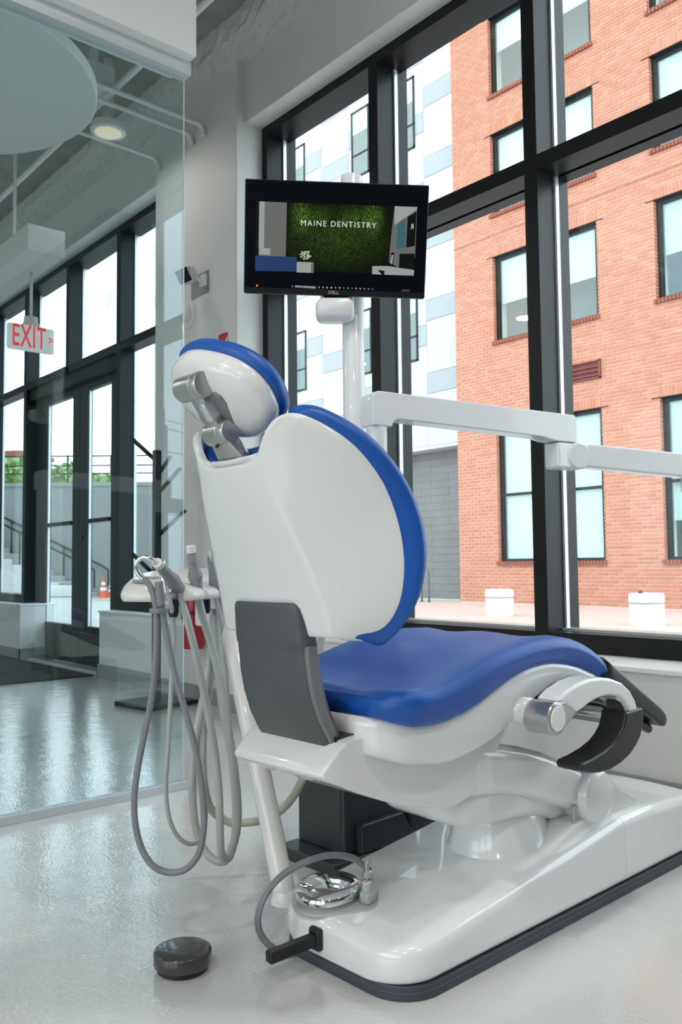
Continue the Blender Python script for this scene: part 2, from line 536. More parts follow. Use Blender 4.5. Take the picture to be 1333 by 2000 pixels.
wr = empty('wall_rear', (0, 0, 0))  # out of view; openings sized for how much daylight they admit
structure(wr, 'unseen white rear wall with openings shaped to let daylight in behind the camera', 'wall')
box('sill_wall', (-14, -6.15, 0), (4.0, -6.0, 0.7), M['wall'], wr)
box('header', (-14, -6.15, 3.4), (4.0, -6.0, 4.4), M['wall'], wr)
box('lobby_rear', (-14, -6.15, 0.7), (-3.3, -6.0, 3.4), M['wall'], wr)  # kept solid so rear daylight stays off the lobby and the black frames
for x in (-0.9, 1.4):
    box('pier', (x, -6.15, 0.7), (x + 0.4, -6.0, 3.4), M['wall'], wr)

# ---- treatment room window
win = empty('window_1', (0, 0, 0))
structure(win, 'tall black framed window grid of the treatment room', 'window')
MW = 0.0365
xs1 = [-4.475, -3.414, -2.346, -1.282, 0.12]
for x in xs1:
    box('mullion', (x - MW, YF, 0.504), (x + MW, YG - 0.008, 3.79), M['black_frame'], win)
    box('mullion_cap', (x - MW - 0.004, YG + 0.016, 0.504), (x + MW + 0.004, YG + 0.10, 3.79), M['black_frame'], win)
    for s in (-1, 1):
        box('glazing_glint', (x + s * MW - 0.011, YG - 0.008, 0.56), (x + s * MW + 0.011, YG + 0.016, 3.75), M['alu'], win)  # pale strip stands in for the white reflected line beside the glass
for a, b in zip(xs1[:-1], xs1[1:]):
    box('transom', (a + MW, YF + 0.001, 2.712), (b - MW, YG - 0.008, 2.784), M['black_frame'], win)
    box('transom_cap', (a + MW, YG + 0.016, 2.712), (b - MW, YG + 0.09, 2.784), M['black_frame'], win)
    box('head_frame', (a + MW, YF + 0.001, 3.73), (b - MW, YG + 0.05, 3.79), M['black_frame'], win)
    box('sill_frame', (a + MW, YF + 0.001, 0.504), (b - MW, YG + 0.06, 0.586), M['black_frame'], win)
    box('bottom_bead', (a + MW, YG - 0.03, 0.586), (b - MW, YG + 0.02, 0.598), M['alu'], win)
    box('pane', (a + MW - 0.005, YG, 0.58), (b - MW + 0.005, YG + 0.008, 2.72), M['pane'], win)
    box('pane', (a + MW - 0.005, YG, 2.78), (b - MW + 0.005, YG + 0.008, 3.74), M['pane'], win)

# ---- lobby window
wl_ = empty('window_2', (0, 0, 0))
structure(wl_, 'black framed lobby glazing above and beside the entrance doors', 'window')
xs2 = [-5.56, -6.595, -7.655, -8.72, -9.78, -10.85, -11.9, -12.97]
for i, x in enumerate(xs2):
    z0 = 2.784 if i == 2 else (0.0 if i in (1, 3) else 0.537)
    box('mullion', (x - MW, YF, z0), (x + MW, YG - 0.008, 3.79), M['black_frame'], wl_)
    for s in (-1, 1):
        box('glazing_glint', (x + s * MW - 0.011, YG - 0.008, max(z0, 0.60)), (x + s * MW + 0.011, YG + 0.014, 3.75), M['alu'], wl_)  # same pale strip in place of the reflected line
for i, (b, a) in enumerate(zip(xs2[:-1], xs2[1:])):
    box('transom', (a + MW, YF + 0.001, 2.712), (b - MW, YG - 0.008, 2.784), M['black_frame'], wl_)
    box('head_frame', (a + MW, YF + 0.001, 3.73), (b - MW, YG + 0.05, 3.79), M['black_frame'], wl_)
    box('pane', (a + MW - 0.005, YG, 2.78), (b - MW + 0.005, YG + 0.008, 3.74), M['pane'], wl_)
    if i not in (1, 2):
        box('sill_frame', (a + MW, YF + 0.001, 0.537), (b - MW, YG + 0.05, 0.62), M['black_frame'], wl_)
        box('pane', (a + MW - 0.005, YG, 0.60), (b - MW + 0.005, YG + 0.008, 2.72), M['pane'], wl_)
# door head under transom
box('door_head', (-8.72 + MW, YF + 0.03, 2.60), (-6.595 - MW, YG + 0.03, 2.712), M['black_frame'], wl_)

# ---- entrance doors
def door(name, x0, x1, gx0, gx1, label):
    d = empty(name, ((x0 + x1) / 2, YG, 0))
    structure(d, label, 'door')
    cx = (x0 + x1) / 2
    def b(n, lo, hi, m, bev=0.003, par=d):
        return box(n, (lo[0] - cx, lo[1] - YG, lo[2]), (hi[0] - cx, hi[1] - YG, hi[2]), m, par, bevel=bev)
    y0, y1 = YG - 0.03, YG + 0.025
    b('stile', (x0, y0, 0.005), (gx0, y1, 2.595), M['door_frame'])
    b('stile', (gx1, y0, 0.005), (x1, y1, 2.595), M['door_frame'])
    b('bottom_rail', (gx0, y0, 0.005), (gx1, y1, 0.354), M['door_frame'])
    b('top_rail', (gx0, y0, 2.525), (gx1, y1, 2.595), M['door_frame'])
    b('middle_bar', (gx0, y0 - 0.02, 1.295), (gx1, y1, 1.33), M['door_frame'])
    b('pane', (gx0 - 0.005, YG - 0.004, 0.35), (gx1 + 0.005, YG + 0.004, 1.30), M['pane'], 0)
    b('pane', (gx0 - 0.005, YG - 0.004, 1.325), (gx1 + 0.005, YG + 0.004, 2.53), M['pane'], 0)
    for g in (gx0, gx1):
        b('glazing_glint', (g - 0.007, YG - 0.012, 0.354), (g + 0.007, YG + 0.012, 2.525), M['alu'], 0)  # bright strip for the reflected line along the door glass
    return d
door('door_1', -8.66, -7.60, -8.40, -7.757, 'dark framed glass entrance door farther from the column')
d2 = door('door_2', -7.595, -6.645, -7.436, -6.94, 'dark framed glass entrance door nearer the low white wall')
lathe('lock_cylinder', [(0.0, -0.012), (0.022, -0.012), (0.022, 0.0)], M['black_plastic'], d2, (-0.42, -0.03, 1.16), (0, 1, 0), 14)

# ---- glass partition with header wall
hp = structure(box('wall_partition', (-3.20, -6.0, 3.02), (-2.985, 1.793, 4.36), M['wall'], bevel=0.004), 'white bulkhead wall above the frameless glass partition', 'wall')
gp = empty('glass_partition', (-3.08, 1.79, 0))
tag(gp, 'frameless clear glass partition with silver floor rail dividing off the lobby', 'partition')
def gpb(n, lo, hi, m, bev=0.0):
    return box(n, (lo[0] + 3.08, lo[1] - 1.79, lo[2]), (hi[0] + 3.08, hi[1] - 1.79, hi[2]), m, gp, bevel=bev)
gpb('floor_rail', (-3.098, -6.0, 0.0), (-3.060, 1.800, 0.032), M['rail_alu'], 0.002)
gpb('top_channel', (-3.105, -6.0, 2.965), (-3.04, 1.800, 3.02), M['rail_alu'], 0.002)
gpb('pane', (-3.085, -6.0, 0.022), (-3.075, 1.786, 2.975), M['partition_glass'])
gpb('glass_edge', (-3.0835, 1.7862, 0.03), (-3.0765, 1.7880, 2.966), M['glass_edge'])

# ==================================================================== LOBBY THINGS
mt = box('entrance_mat', (-9.3, 0.6, 0.0), (-6.68, 3.04, 0.012), M['mat_fibre'], bevel=0.004)
tag(mt, 'dark fibre entrance mat on the lobby floor before the doors', 'mat')
th = box('threshold_strip', (-8.38, 3.13, 0.0), (-6.65, 3.19, 0.010), M['rail_alu'], bevel=0.004)
tag(th, 'thin metal threshold strip under the glass entrance doors', 'threshold')

# round ceiling panel
dc = empty('ceiling_disc', (-4.37, 1.127, 3.3))
tag(dc, 'large white round acoustic panel hanging under the lobby ceiling', 'ceiling panel')
lathe('panel', [(0.0, 0.0), (0.775, 0.0), (0.782, 0.006), (0.782, 0.055), (0.775, 0.062), (0.0, 0.062)], M['disc_white'], dc, n=72)
for a in (20, 140, 260):
    tube('hanger', [(0.5 * math.cos(R(a)), 0.5 * math.sin(R(a)), 0.06), (0.5 * math.cos(R(a)), 0.5 * math.sin(R(a)), 1.06)], 0.004, M['steel'], dc, n=6, smooth_path=False)

# conduits on the ceiling
def conduit(name, pts, r, label, grp='white conduits under the lobby ceiling'):
    o = tube(name, pts, r, M['unit_white'], n=10, per=5)
    o['label'] = label
    o['category'] = 'conduit'
    return o
for x, lab, y0 in ((-5.50, 'white conduit crossing to the column nearest the entrance doors', 0.4), (-5.03, 'white conduit bending down beside the glass edge', 0.5), (-4.87, 'white conduit farthest from the doors bending onto the beam', 0.6)):
    conduit('ceiling_conduit', [(x, y0, 3.9), (x, 2.0, 3.9), (x, 2.88, 3.895), (x, 2.945, 3.885), (x, 2.975, 3.855), (x, 2.98, 3.82)], 0.017, lab)
conduit('ceiling_conduit', [(-13.0, 2.36, 3.95), (-9, 2.36, 3.95), (-4.4, 2.36, 3.95), (-3.4, 2.36, 3.95)], 0.022, 'long white pipe running beside the window wall over the disc light')
jb = empty('junction_box', (-5.05, 2.27, 3.96))
tag(jb, 'white junction box above the round ceiling light', 'box')
box('body', (-0.16, -0.12, 0), (0.10, 0.10, 0.14), M['unit_white'], jb, bevel=0.006)
box('drop_strap', (-0.02, -0.02, 0.14), (0.02, 0.02, 0.40), M['unit_white'], jb)

def ceiling_light(p, label, power):
    dl = empty('ceiling_light', p)
    tag(dl, label, 'light', 'round warm ceiling lights')
    lathe('rim', [(0.105, 0.0), (0.118, 0.004), (0.118, 0.05), (0.04, 0.07), (0.03, 0.52), (0.0, 0.52)], M['unit_white'], dl, n=32)
    lathe('diffuser', [(0.0, -0.006), (0.07, -0.004), (0.106, 0.003), (0.106, 0.02), (0.0, 0.02)], M['lamp_warm'], dl, n=32)
    ld = bpy.data.lights.new('lamp', 'AREA')
    ld.shape = 'DISK'
    ld.size = 0.20
    ld.energy = power
    ld.color = (1.0, 0.965, 0.91)
    lo = bpy.data.objects.new('lamp', ld)
    COL.objects.link(lo)
    lo.parent = dl
    lo.location = (0, 0, -0.012)
    return dl
ceiling_light((-5.28, 2.48, 3.84), 'small round warm ceiling light hanging over the lobby', 3.0)
for lx, ly, where in ((-0.9, -3.6, 'by the rear wall openings, nearest the glass partition'), (-0.9, -1.2, 'behind the camera, nearest the glass partition'), (-0.6, 1.3, 'above the space beside the chair base'), (1.3, -3.6, 'by the rear wall openings, in the middle of its row'), (1.3, -1.2, 'behind the camera, in the middle of its row'), (1.5, 1.3, 'in front of the end pier of the window wall'), (2.9, -2.4, 'nearest the end wall')):
    ceiling_light((lx, ly, 3.84), 'added unseen ceiling light ' + where, 21.0)
for lx, ly, where in ((-6.2, -1.6, 'over the lobby, nearest the glass partition'), (-9.2, -1.6, 'over the lobby, in the middle'), (-12.2, -1.6, 'over the lobby, nearest its far end wall'), (-7.6, -4.2, 'over the lobby, nearest the rear wall')):  # lamps added out of view to brighten the lobby
    ceiling_light((lx, ly, 3.84), 'added unseen ceiling light ' + where, 24.0)

# white boxed duct with exit sign
dk = empty('boxed_duct', (-5.58, 2.20, 3.02))
tag(dk, 'white boxed-in duct hanging from the lobby ceiling above the exit sign', 'duct')
box('body', (-6.0, -0.15, 0.0), (0.0, 0.11, 0.18), M['wall'], dk, bevel=0.006)
for px in (-5.2, -2.8, -0.6):
    box('hanger', (px, -0.04, 0.18), (px + 0.02, -0.02, 1.34), M['wall'], dk)

ex = empty('exit_sign', (-6.0028, 2.2377, 2.5300))
tag(ex, 'white exit sign with red letters hanging from a stem in the lobby', 'sign')
EW = 0.335; EH = 0.185
box('housing', (-0.022, -EW / 2, -EH / 2), (0.022, EW / 2, EH / 2), M['exit_white'], ex, bevel=0.016)
txm = Matrix.Translation((0.0235, -0.02, 0.0)) @ Matrix(((0, 0, 1, 0), (1, 0, 0, 0), (0, 1, 0, 0), (0, 0, 0, 1)))
text_mesh('lettering', 'EXIT', 0.225, M['letter_red'], ex, txm, bold=0.002, sx=0.50, spacing=1.08)
text_mesh('chevron', '>', 0.085, M['letter_red'], ex, Matrix.Translation((0.0235, 0.138, -0.0)) @ Matrix(((0, 0, 1, 0), (1, 0, 0, 0), (0, 1, 0, 0), (0, 0, 0, 1))), bold=0.0015, sx=0.7)
lathe('canopy', [(0.0, 0.09), (0.062, 0.09), (0.062, 0.10), (0.05, 0.115), (0.048, 0.155), (0.0, 0.158)], M['sign_white'], ex, n=24)
tube('stem', [(0, 0, 0.15), (0, 0, 0.492)], 0.011, M['sign_white'], ex, n=10, smooth_path=False)

# reversed letter decal on the lobby pane
dcl = text_mesh('window_letter', 'A', 0.30, M['decal'], None, Matrix.Translation((-7.0315, 3.3300, 3.2624)) @ Matrix(((1, 0, 0, 0), (0, 0, -1, 0), (0, 1, 0, 0), (0, 0, 0, 1))), extrude=0.0006, sx=0.8)
tag(dcl, 'pale letter A stuck on the upper lobby window above the doors', 'letter')

# coat stand
cs = empty('coat_stand', (-5.03, 2.72, 0), R(8))
tag(cs, 'black metal coat stand with square base behind the glass partition', 'coat stand')
box('base', (-0.19, -0.19, 0.0), (0.19, 0.19, 0.028), M['black_plastic'], cs, bevel=0.004)
box('pole', (-0.022, -0.022, 0.028), (0.022, 0.022, 1.66), M['black_plastic'], cs, bevel=0.003)
for z, ang, ln in ((1.60, 230, 0.15), (1.38, 20, 0.16), (1.10, 40, 0.17), (0.84, 215, 0.15), (1.50, 110, 0.14)):
    c, s = math.cos(R(ang)), math.sin(R(ang))
    tube('peg', [(0.015 * c, 0.015 * s, z), ((0.02 + ln) * c, (0.02 + ln) * s, z + ln * 0.95)], 0.014, M['black_plastic'], cs, n=10, smooth_path=False)

# fire extinguisher on the column
fe = empty('fire_extinguisher', (-4.865, 2.90, 0.36))
tag(fe, 'red fire extinguisher hung on the column behind the instrument console', 'extinguisher')
lathe('cylinder', [(0.0, 0.0), (0.066, 0.0), (0.072, 0.012), (0.072, 0.36), (0.062, 0.405), (0.035, 0.435), (0.022, 0.445), (0.0, 0.445)], M['red'], fe)
lathe('valve', [(0.0, 0.44), (0.022, 0.44), (0.022, 0.47), (0.014, 0.475), (0.014, 0.50), (0.0, 0.50)], M['steel'], fe, n=16)
box('lever', (-0.012, -0.10, 0.50), (0.012, 0.02, 0.512), M['black_plastic'], fe, bevel=0.002)
box('handle', (-0.012, -0.085, 0.468), (0.012, 0.0, 0.482), M['black_plastic'], fe, bevel=0.002)
lathe('gauge', [(0, 0.0), (0.022, 0.0), (0.022, 0.014), (0, 0.014)], M['steel'], fe, (0.0, -0.022, 0.48), (0.5, -1, 0), 16)
tube('hose', [(-0.01, 0, 0.485), (-0.055, -0.03, 0.50), (-0.085, -0.045, 0.44), (-0.088, -0.035, 0.30), (-0.085, -0.02, 0.12)], 0.012, M['black_plastic'], fe, n=10)
lathe('band', [(0.0728, 0.22), (0.0735, 0.222), (0.0735, 0.24), (0.0728, 0.242)], M['black_plastic'], fe)
box('wall_bracket', (-0.02, 0.05, 0.05), (0.02, 0.098, 0.42), M['steel'], fe)

# wall plate with camera, round sounder, fire sticker
def wallthing(name, x, z, label, cat):
    e = empty(name, (x, 2.998, z))
    tag(e, label, cat)
    return e
pl = wallthing('wall_plate', -4.94, 2.805, 'grey rectangular wall plate behind the small camera on the column', 'plate')
box('plate', (-0.11, -0.008, -0.075), (0.11, 0.0, 0.075), M['grey_plate'], pl, bevel=0.002)
for sx in (-1, 1):
    lathe('screw', [(0, 0), (0.006, 0), (0.006, 0.003), (0, 0.003)], M['steel'], pl, (sx * 0.095, -0.008, -0.055), (0, -1, 0), 10)
cm = wallthing('security_camera', -4.93, 2.815, 'white bullet security camera with black face on the column', 'camera')
cax = Vector((0.55, -0.75, -0.36)).normalized()
box('mount', (0.03, -0.04, -0.045), (0.10, -0.008, 0.04), M['sign_white'], cm, bevel=0.012)
tube('neck', [(0.05, -0.03, 0.0), (0.045, -0.06, 0.012), (0.03, -0.09, 0.025)], 0.016, M['sign_white'], cm, n=10)
hb = Matrix.Translation((0.02, -0.12, 0.025)) @ cax.to_track_quat('Y', 'Z').to_matrix().to_4x4() @ Matrix.Rotation(R(18), 4, 'Y')
hd = box('housing', (-0.054, -0.06, -0.054), (0.054, 0.07, 0.054), M['sign_white'], cm, bevel=0.026)
hd.matrix_local = hb
fc = box('lens_face', (-0.046, 0.0702, -0.046), (0.046, 0.0725, 0.046), M['monitor_black'], hd, bevel=0.012)
sd = wallthing('round_sounder', -5.09, 2.625, 'white round alarm sounder on the column below the camera', 'sounder')
lathe('plate', [(0, 0), (0.095, 0), (0.095, 0.012), (0.088, 0.02), (0, 0.02)], M['sign_white'], sd, axis=(0, -1, 0), n=36)
lathe('dome', [(0.062, 0.02), (0.06, 0.05), (0.045, 0.062), (0, 0.066)], M['sign_white'], sd, (0.01, 0, 0.012), (0, -1, 0), n=32)
stk = wallthing('fire_sticker', -4.655, 2.29, 'red and white fire extinguisher arrow sticker on the column', 'sticker')
box('backing', (-0.056, -0.002, -0.13), (0.056, 0.0, 0.12), M['sign_white'], stk)
prism('arrow', [(-0.056, 0.12), (0.056, 0.12), (0.056, 0.105), (0.0, 0.045), (-0.056, 0.105)], -0.003, -0.002, 'y', M['sign_red'], stk)
for a, b in (((-0.056, -0.003, -0.13), (-0.050, -0.002, 0.11)), ((0.050, -0.003, -0.13), (0.056, -0.002, 0.11)), ((-0.05, -0.003, -0.13), (0.05, -0.002, -0.122))):
    box('border', a, b, M['sign_red'], stk)
text_mesh('lettering', 'FIRE', 0.05, M['sign_red'], stk, Matrix.Translation((0, -0.0028, 0.015)) @ Matrix(((1, 0, 0, 0), (0, 0, -1, 0), (0, 1, 0, 0), (0, 0, 0, 1))), bold=0.0012, sx=0.8)

# ==================================================================== DENTAL CHAIR
chair = empty('dental_chair', (-1.475, 1.24, 0), R(2.2))
tag(chair, 'white dental chair with blue upholstery on a long white floor base', 'chair')

# ---- floor base
def plan_sections(v0, v1, hwf, r, z0f, z1f, rad, steps=10, n=16, r_end=None, crown=0.006, rs=True, re_round=True):
    out = []
    vs_ = []
    for i in range(steps + 1):
        a = R(90 * i / steps)
        vs_.append((v0 + r - r * math.cos(a), -r + r * math.sin(a)))
    for i in range(1, n):
        vs_.append((v0 + r + (v1 - v0 - r - (r if r_end is None else r_end)) * i / n, 0.0))
    re_ = r if r_end is None else r_end
    for i in range(steps + 1):
        a = R(90 * i / steps)
        vs_.append((v1 - re_ + re_ * math.sin(a), -re_ + re_ * math.cos(a)))
    for v, dh in vs_:
        edge = min((v - v0) if rs else 9, (v1 - v) if re_round else 9)
        k = 1.0
        if edge < rad:
            k = math.sqrt(max(0.0, 1 - (1 - edge / rad) ** 2))
        zt = z1f(v) - rad * (1 - k)
        out.append([(u, v, z) for u, z in rrect(hwf(v) + dh, z0f(v), zt, rad, crown=crown)])
    return out
bz = lambda v: 0.104 + 0.118 * max(0, min(v, 0.86))
loft('base_cover', plan_sections(-0.012, 0.860, lambda v: 0.219, 0.10, lambda v: 0.030, bz, 0.026, r_end=0.0005, re_round=False), M['base_white'], chair)
loft('front_cover', plan_sections(0.8625, 1.34, lambda v: 0.219, 0.0005, lambda v: 0.030, lambda v: 0.2055 - 0.02 * max(0, (v - 1.0)) / 0.34, 0.026, r_end=0.09, steps=8, rs=False), M['base_white'], chair)
loft('skirt', plan_sections(-0.008, 1.335, lambda v: 0.216, 0.098, lambda v: 0.0, lambda v: 0.031, 0.004, crown=0), M['strip'], chair)
loft('skirt_line', plan_sections(-0.0095, 1.3365, lambda v: 0.2172, 0.098, lambda v: 0.0165, lambda v: 0.0185, 0.0008, crown=0), M['arm_grey'], chair)
loft('seam_filler', plan_sections(0.85, 0.87, lambda v: 0.2165, 0.0005, lambda v: 0.030, lambda v: 0.2015, 0.026, r_end=0.0005, rs=False, re_round=False), M['black_plastic'], chair)
# raised pivot cover on the base
prism('pivot_cover', [(0.46, 0.10), (0.46, 0.150), (0.52, 0.158), (0.672, 0.217), (0.690, 0.221), (0.858, 0.224), (0.858, 0.10)], -0.180, 0.185, 'x', M['base_white'], chair, bevel=0.007)
# swivel column (oval, flared)
sc = []
for z, ru, rv in ((0.12, 0.152, 0.160), (0.155, 0.146, 0.155), (0.17, 0.132, 0.146), (0.20, 0.122, 0.140), (0.235, 0.112, 0.134), (0.262, 0.110, 0.132)):
    sc.append([(0.015 + ru * math.cos(2 * math.pi * k / 36), 0.575 + rv * math.sin(2 * math.pi * k / 36), z) for k in range(36)])
loft('swivel_column', sc, M['base_white'], chair)
sc = []
for z, ru, rv in ((0.262, 0.1085, 0.130), (0.268, 0.1085, 0.130)):
    sc.append([(0.015 + ru * math.cos(2 * math.pi * k / 36), 0.575 + rv * math.sin(2 * math.pi * k / 36), z) for k in range(36)])
loft('column_gap', sc, M['black_plastic'], chair)
# lower lift body
lb = []
for v, z0, z1, hwv in ((0.22, 0.33, 0.38, 0.06), (0.25, 0.30, 0.39, 0.10), (0.30, 0.275, 0.39, 0.125), (0.38, 0.266, 0.39, 0.138), (0.48, 0.262, 0.37, 0.142), (0.58, 0.248, 0.34, 0.142), (0.66, 0.222, 0.32, 0.138), (0.74, 0.20, 0.30, 0.13)):
    lb.append([(u, v, z) for u, z in rrect(hwv, z0, z1, 0.03)])
loft('lift_body', lb, M['chair_white'], chair)
# lift arm cover
la = []
for v, z0, z1, hwv in ((0.14, 0.40, 0.46, 0.11), (0.20, 0.365, 0.475, 0.14), (0.27, 0.35, 0.478, 0.152), (0.34, 0.345, 0.470, 0.157), (0.42, 0.335, 0.456, 0.160), (0.50, 0.315, 0.438, 0.163), (0.58, 0.288, 0.415, 0.167), (0.66, 0.258, 0.382, 0.172), (0.72, 0.235, 0.355, 0.178), (0.76, 0.225, 0.338, 0.182)):
    la.append([(u, v, z) for u, z in rrect(hwv, z0, z1, 0.035, crown=0.006)])
loft('lift_arm', la, M['chair_white'], chair)
lathe('pivot_barrel', [(0.0, -0.205), (0.058, -0.205), (0.068, -0.195), (0.069, 0.195), (0.064, 0.204), (0.052, 0.208), (0.0, 0.208)], M['chair_white'], chair, (0, 0.768, 0.276), (1, 0, 0), 40, angle=50)
box('metal_clip', (0.170, 0.678, 0.214), (0.1765, 0.697, 0.262), M['steel'], chair, bevel=0.002)
prism('pivot_fairing', [(0.76, 0.20), (0.76, 0.345), (0.80, 0.338), (0.86, 0.305), (0.94, 0.262), (1.02, 0.226), (1.02, 0.20)], -0.175, 0.175, 'x', M['chair_white'], chair, bevel=0.012)

# ---- hull under the seat
hl = []
for v, z0, z1, hwv in ((-0.168, 0.478, 0.486, 0.146), (-0.160, 0.471, 0.496, 0.150), (-0.118, 0.453, 0.534, 0.153), (-0.104, 0.446, 0.541, 0.154), (-0.070, 0.430, 0.545, 0.155), (0.0, 0.402, 0.545, 0.155), (0.08, 0.374, 0.545, 0.155), (0.16, 0.355, 0.545, 0.155), (0.23, 0.347, 0.545, 0.155), (0.29, 0.358, 0.545, 0.155), (0.335, 0.385, 0.545, 0.154), (0.38, 0.43, 0.545, 0.152), (0.42, 0.47, 0.545, 0.15), (0.46, 0.51, 0.56, 0.148)):
    hl.append([(u, v, z) for u, z in rrect(hwv, z0, z1, 0.009)])
loft('hull', hl, M['chair_white'], chair)

# ---- seat shell + seat cushion
ZU = [(-0.035, 0.643), (0.02, 0.640), (0.076, 0.645), (0.13, 0.656), (0.197, 0.676), (0.25, 0.689), (0.31, 0.701), (0.37, 0.710), (0.432, 0.715), (0.49, 0.7165), (0.542, 0.714), (0.59, 0.706), (0.634, 0.694), (0.68, 0.676), (0.72, 0.655), (0.745, 0.636)]
ZL = [(-0.035, 0.575), (0.01, 0.564), (0.06, 0.561), (0.107, 0.563), (0.16, 0.572), (0.212, 0.586), (0.27, 0.608), (0.327, 0.628), (0.38, 0.641), (0.429, 0.648), (0.48, 0.651), (0.516, 0.650), (0.58, 0.640), (0.631, 0.627), (0.703, 0.602), (0.745, 0.586)]
SB = [(-0.15, 0.562), (-0.138, 0.552), (-0.10, 0.53), (-0.053, 0.507), (0.0, 0.488), (0.053, 0.478), (0.10, 0.472), (0.136, 0.471), (0.18, 0.476), (0.224, 0.485), (0.28, 0.50), (0.36, 0.535), (0.45, 0.575), (0.53, 0.60), (0.60, 0.598), (0.66, 0.58), (0.72, 0.562)]
def lin(tab, x):
    if x <= tab[0][0]: return tab[0][1]
    for (a, fa), (b, fb) in zip(tab[:-1], tab[1:]):
        if x <= b: return fa + (fb - fa) * (x - a) / (b - a)
    return tab[-1][1]
ss = []
for i in range(45):
    v = -0.062 + 0.782 * i / 44
    z0 = lin(SB, v)
    z1 = max(lin(ZL, v) + 0.012, z0 + 0.02)
    if v < -0.03:
        z1 = 0.585 - 0.02 * max(0, (-0.08 - v) / 0.07)
    hwv = 0.222 + 0.014 * min(1, max(0, v) / 0.3)
    hwv -= 0.05 * max(0.0, (0.03 - v) / 0.092) ** 2
    ss.append([(u, v, z) for u, z in rrect(hwv, z0, z1, 0.02)])
loft('seat_shell', ss, M['chair_white'], chair)

def seat_section(v, hwv, z0, z1, rr, dish):
    out = []
    k = 6
    def arc(cx, cz, r, a0, a1, n):
        return [(cx + r * math.cos(R(a0 + (a1 - a0) * i / n)), cz + r * math.sin(R(a0 + (a1 - a0) * i / n))) for i in range(n + 1)]
    r0 = min(0.022, (z1 - z0) * 0.4)
    r1 = min(rr, (z1 - z0) * 0.5)
    out += arc(hwv - 0.012 - r0, z0 + r0, r0, -90, -20, 4)
    out += arc(hwv - r1, z1 - r1, r1, 0, 80, 6)
    for q in (0.8, 0.66, 0.5, 0.33, 0.16, 0.0, -0.16, -0.33, -0.5, -0.66, -0.8):
        out.append((hwv * q * 0.96, z1 + 0.003 - dish * (1 - q * q) + 0.004 * math.cos(q * math.pi * 2) * (1 if dish > 0 else 0)))
    out += arc(-(hwv - r1), z1 - r1, r1, 100, 180, 6)
    out += arc(-(hwv - 0.012 - r0), z0 + r0, r0, 200, 270, 4)
    return [(u, v, z) for u, z in out]
sq = []
nseat = 56
v0, v1 = -0.062, 0.752
vlist = [v0 + 0.0, v0 + 0.003, v0 + 0.009, v0 + 0.018, v0 + 0.03] + [v0 + 0.03 + (v1 - v0 - 0.05) * i / nseat for i in range(1, nseat)] + [v1 - 0.02, v1 - 0.012, v1 - 0.005, v1]
for v in vlist:
    e0 = v - v0
    e1 = v1 - v
    k0 = math.sqrt(max(0, 1 - (1 - min(e0 / 0.05, 1)) ** 2))
    k1 = math.sqrt(max(0, 1 - (1 - min(e1 / 0.02, 1)) ** 2))
    zu, zl = lin(ZU, v), lin(ZL, v)
    mid = (zu + zl) / 2
    t = max(0.55, k0) * max(0.75, k1)
    zc = zl + (zu - zl) * (0.5 if k1 < 1 else 0.42)
    hwv = 0.262 - 0.07 * (1 - math.sqrt(max(0, 1 - (1 - min(e0 / 0.09, 1)) ** 2))) - 0.012 * max(0, (v - 0.5) / 0.25) - 0.012 * (1 - k1)
    dish = 0.022 * min(1, max(0, e0) / 0.1) * (1 - 0.8 * max(0, min(1, (v - 0.15) / 0.4)))
    sq.append(seat_section(v, hwv, zc + (zl - zc) * t, zc + (zu - zc) * t, 0.028, dish))
loft('seat_cushion', sq, M['blue'], chair)

# ---- leg rest
lr = []
for v, zt, th_, hwv in ((0.740, 0.648, 0.062, 0.246), (0.78, 0.628, 0.062, 0.246), (0.88, 0.573, 0.060, 0.244), (0.98, 0.518, 0.058, 0.242), (1.05, 0.480, 0.052, 0.240), (1.075, 0.464, 0.042, 0.238), (1.088, 0.452, 0.022, 0.234)):
    lr.append([(u, v, z) for u, z in rrect(hwv, zt - th_, zt, 0.012)])
loft('leg_rest', lr, M['black_plastic'], chair)
lf = []
for v, z in ((0.70, 0.555), (0.74, 0.548), (0.82, 0.520), (0.92, 0.470), (0.99, 0.436), (1.03, 0.422), (1.05, 0.430)):
    lf.append([(u, v, zz) for u, zz in rrect(0.205, z - 0.006, z + 0.02 + 0.05 * max(0, (0.9 - v)), 0.006)])
loft('leg_rest_underside', lf, M['black_gloss'], chair)
for k in range(3):
    box('underside_panel', (-0.17 + 0.12 * k, 0.84, 0.0), (-0.07 + 0.12 * k, 0.95, 0.004), M['mid_grey'], chair).matrix_local = Matrix.Translation((0, 0.0, 0.498)) @ Matrix.Translation((0, 0.84, 0)) @ Matrix.Rotation(R(-26.5), 4, 'X') @ Matrix.Translation((0, -0.84, 0))
tube('leg_rest_bar', [(-0.19, 0.90, 0.470), (0.20, 0.90, 0.470)], 0.013, M['steel'], chair, n=12, smooth_path=False)
tube('leg_rest_rail', [(0.206, 0.70, 0.548), (0.210, 0.80, 0.522), (0.210, 0.92, 0.463), (0.206, 1.03, 0.418)], 0.013, M['black_plastic'], chair, n=10)

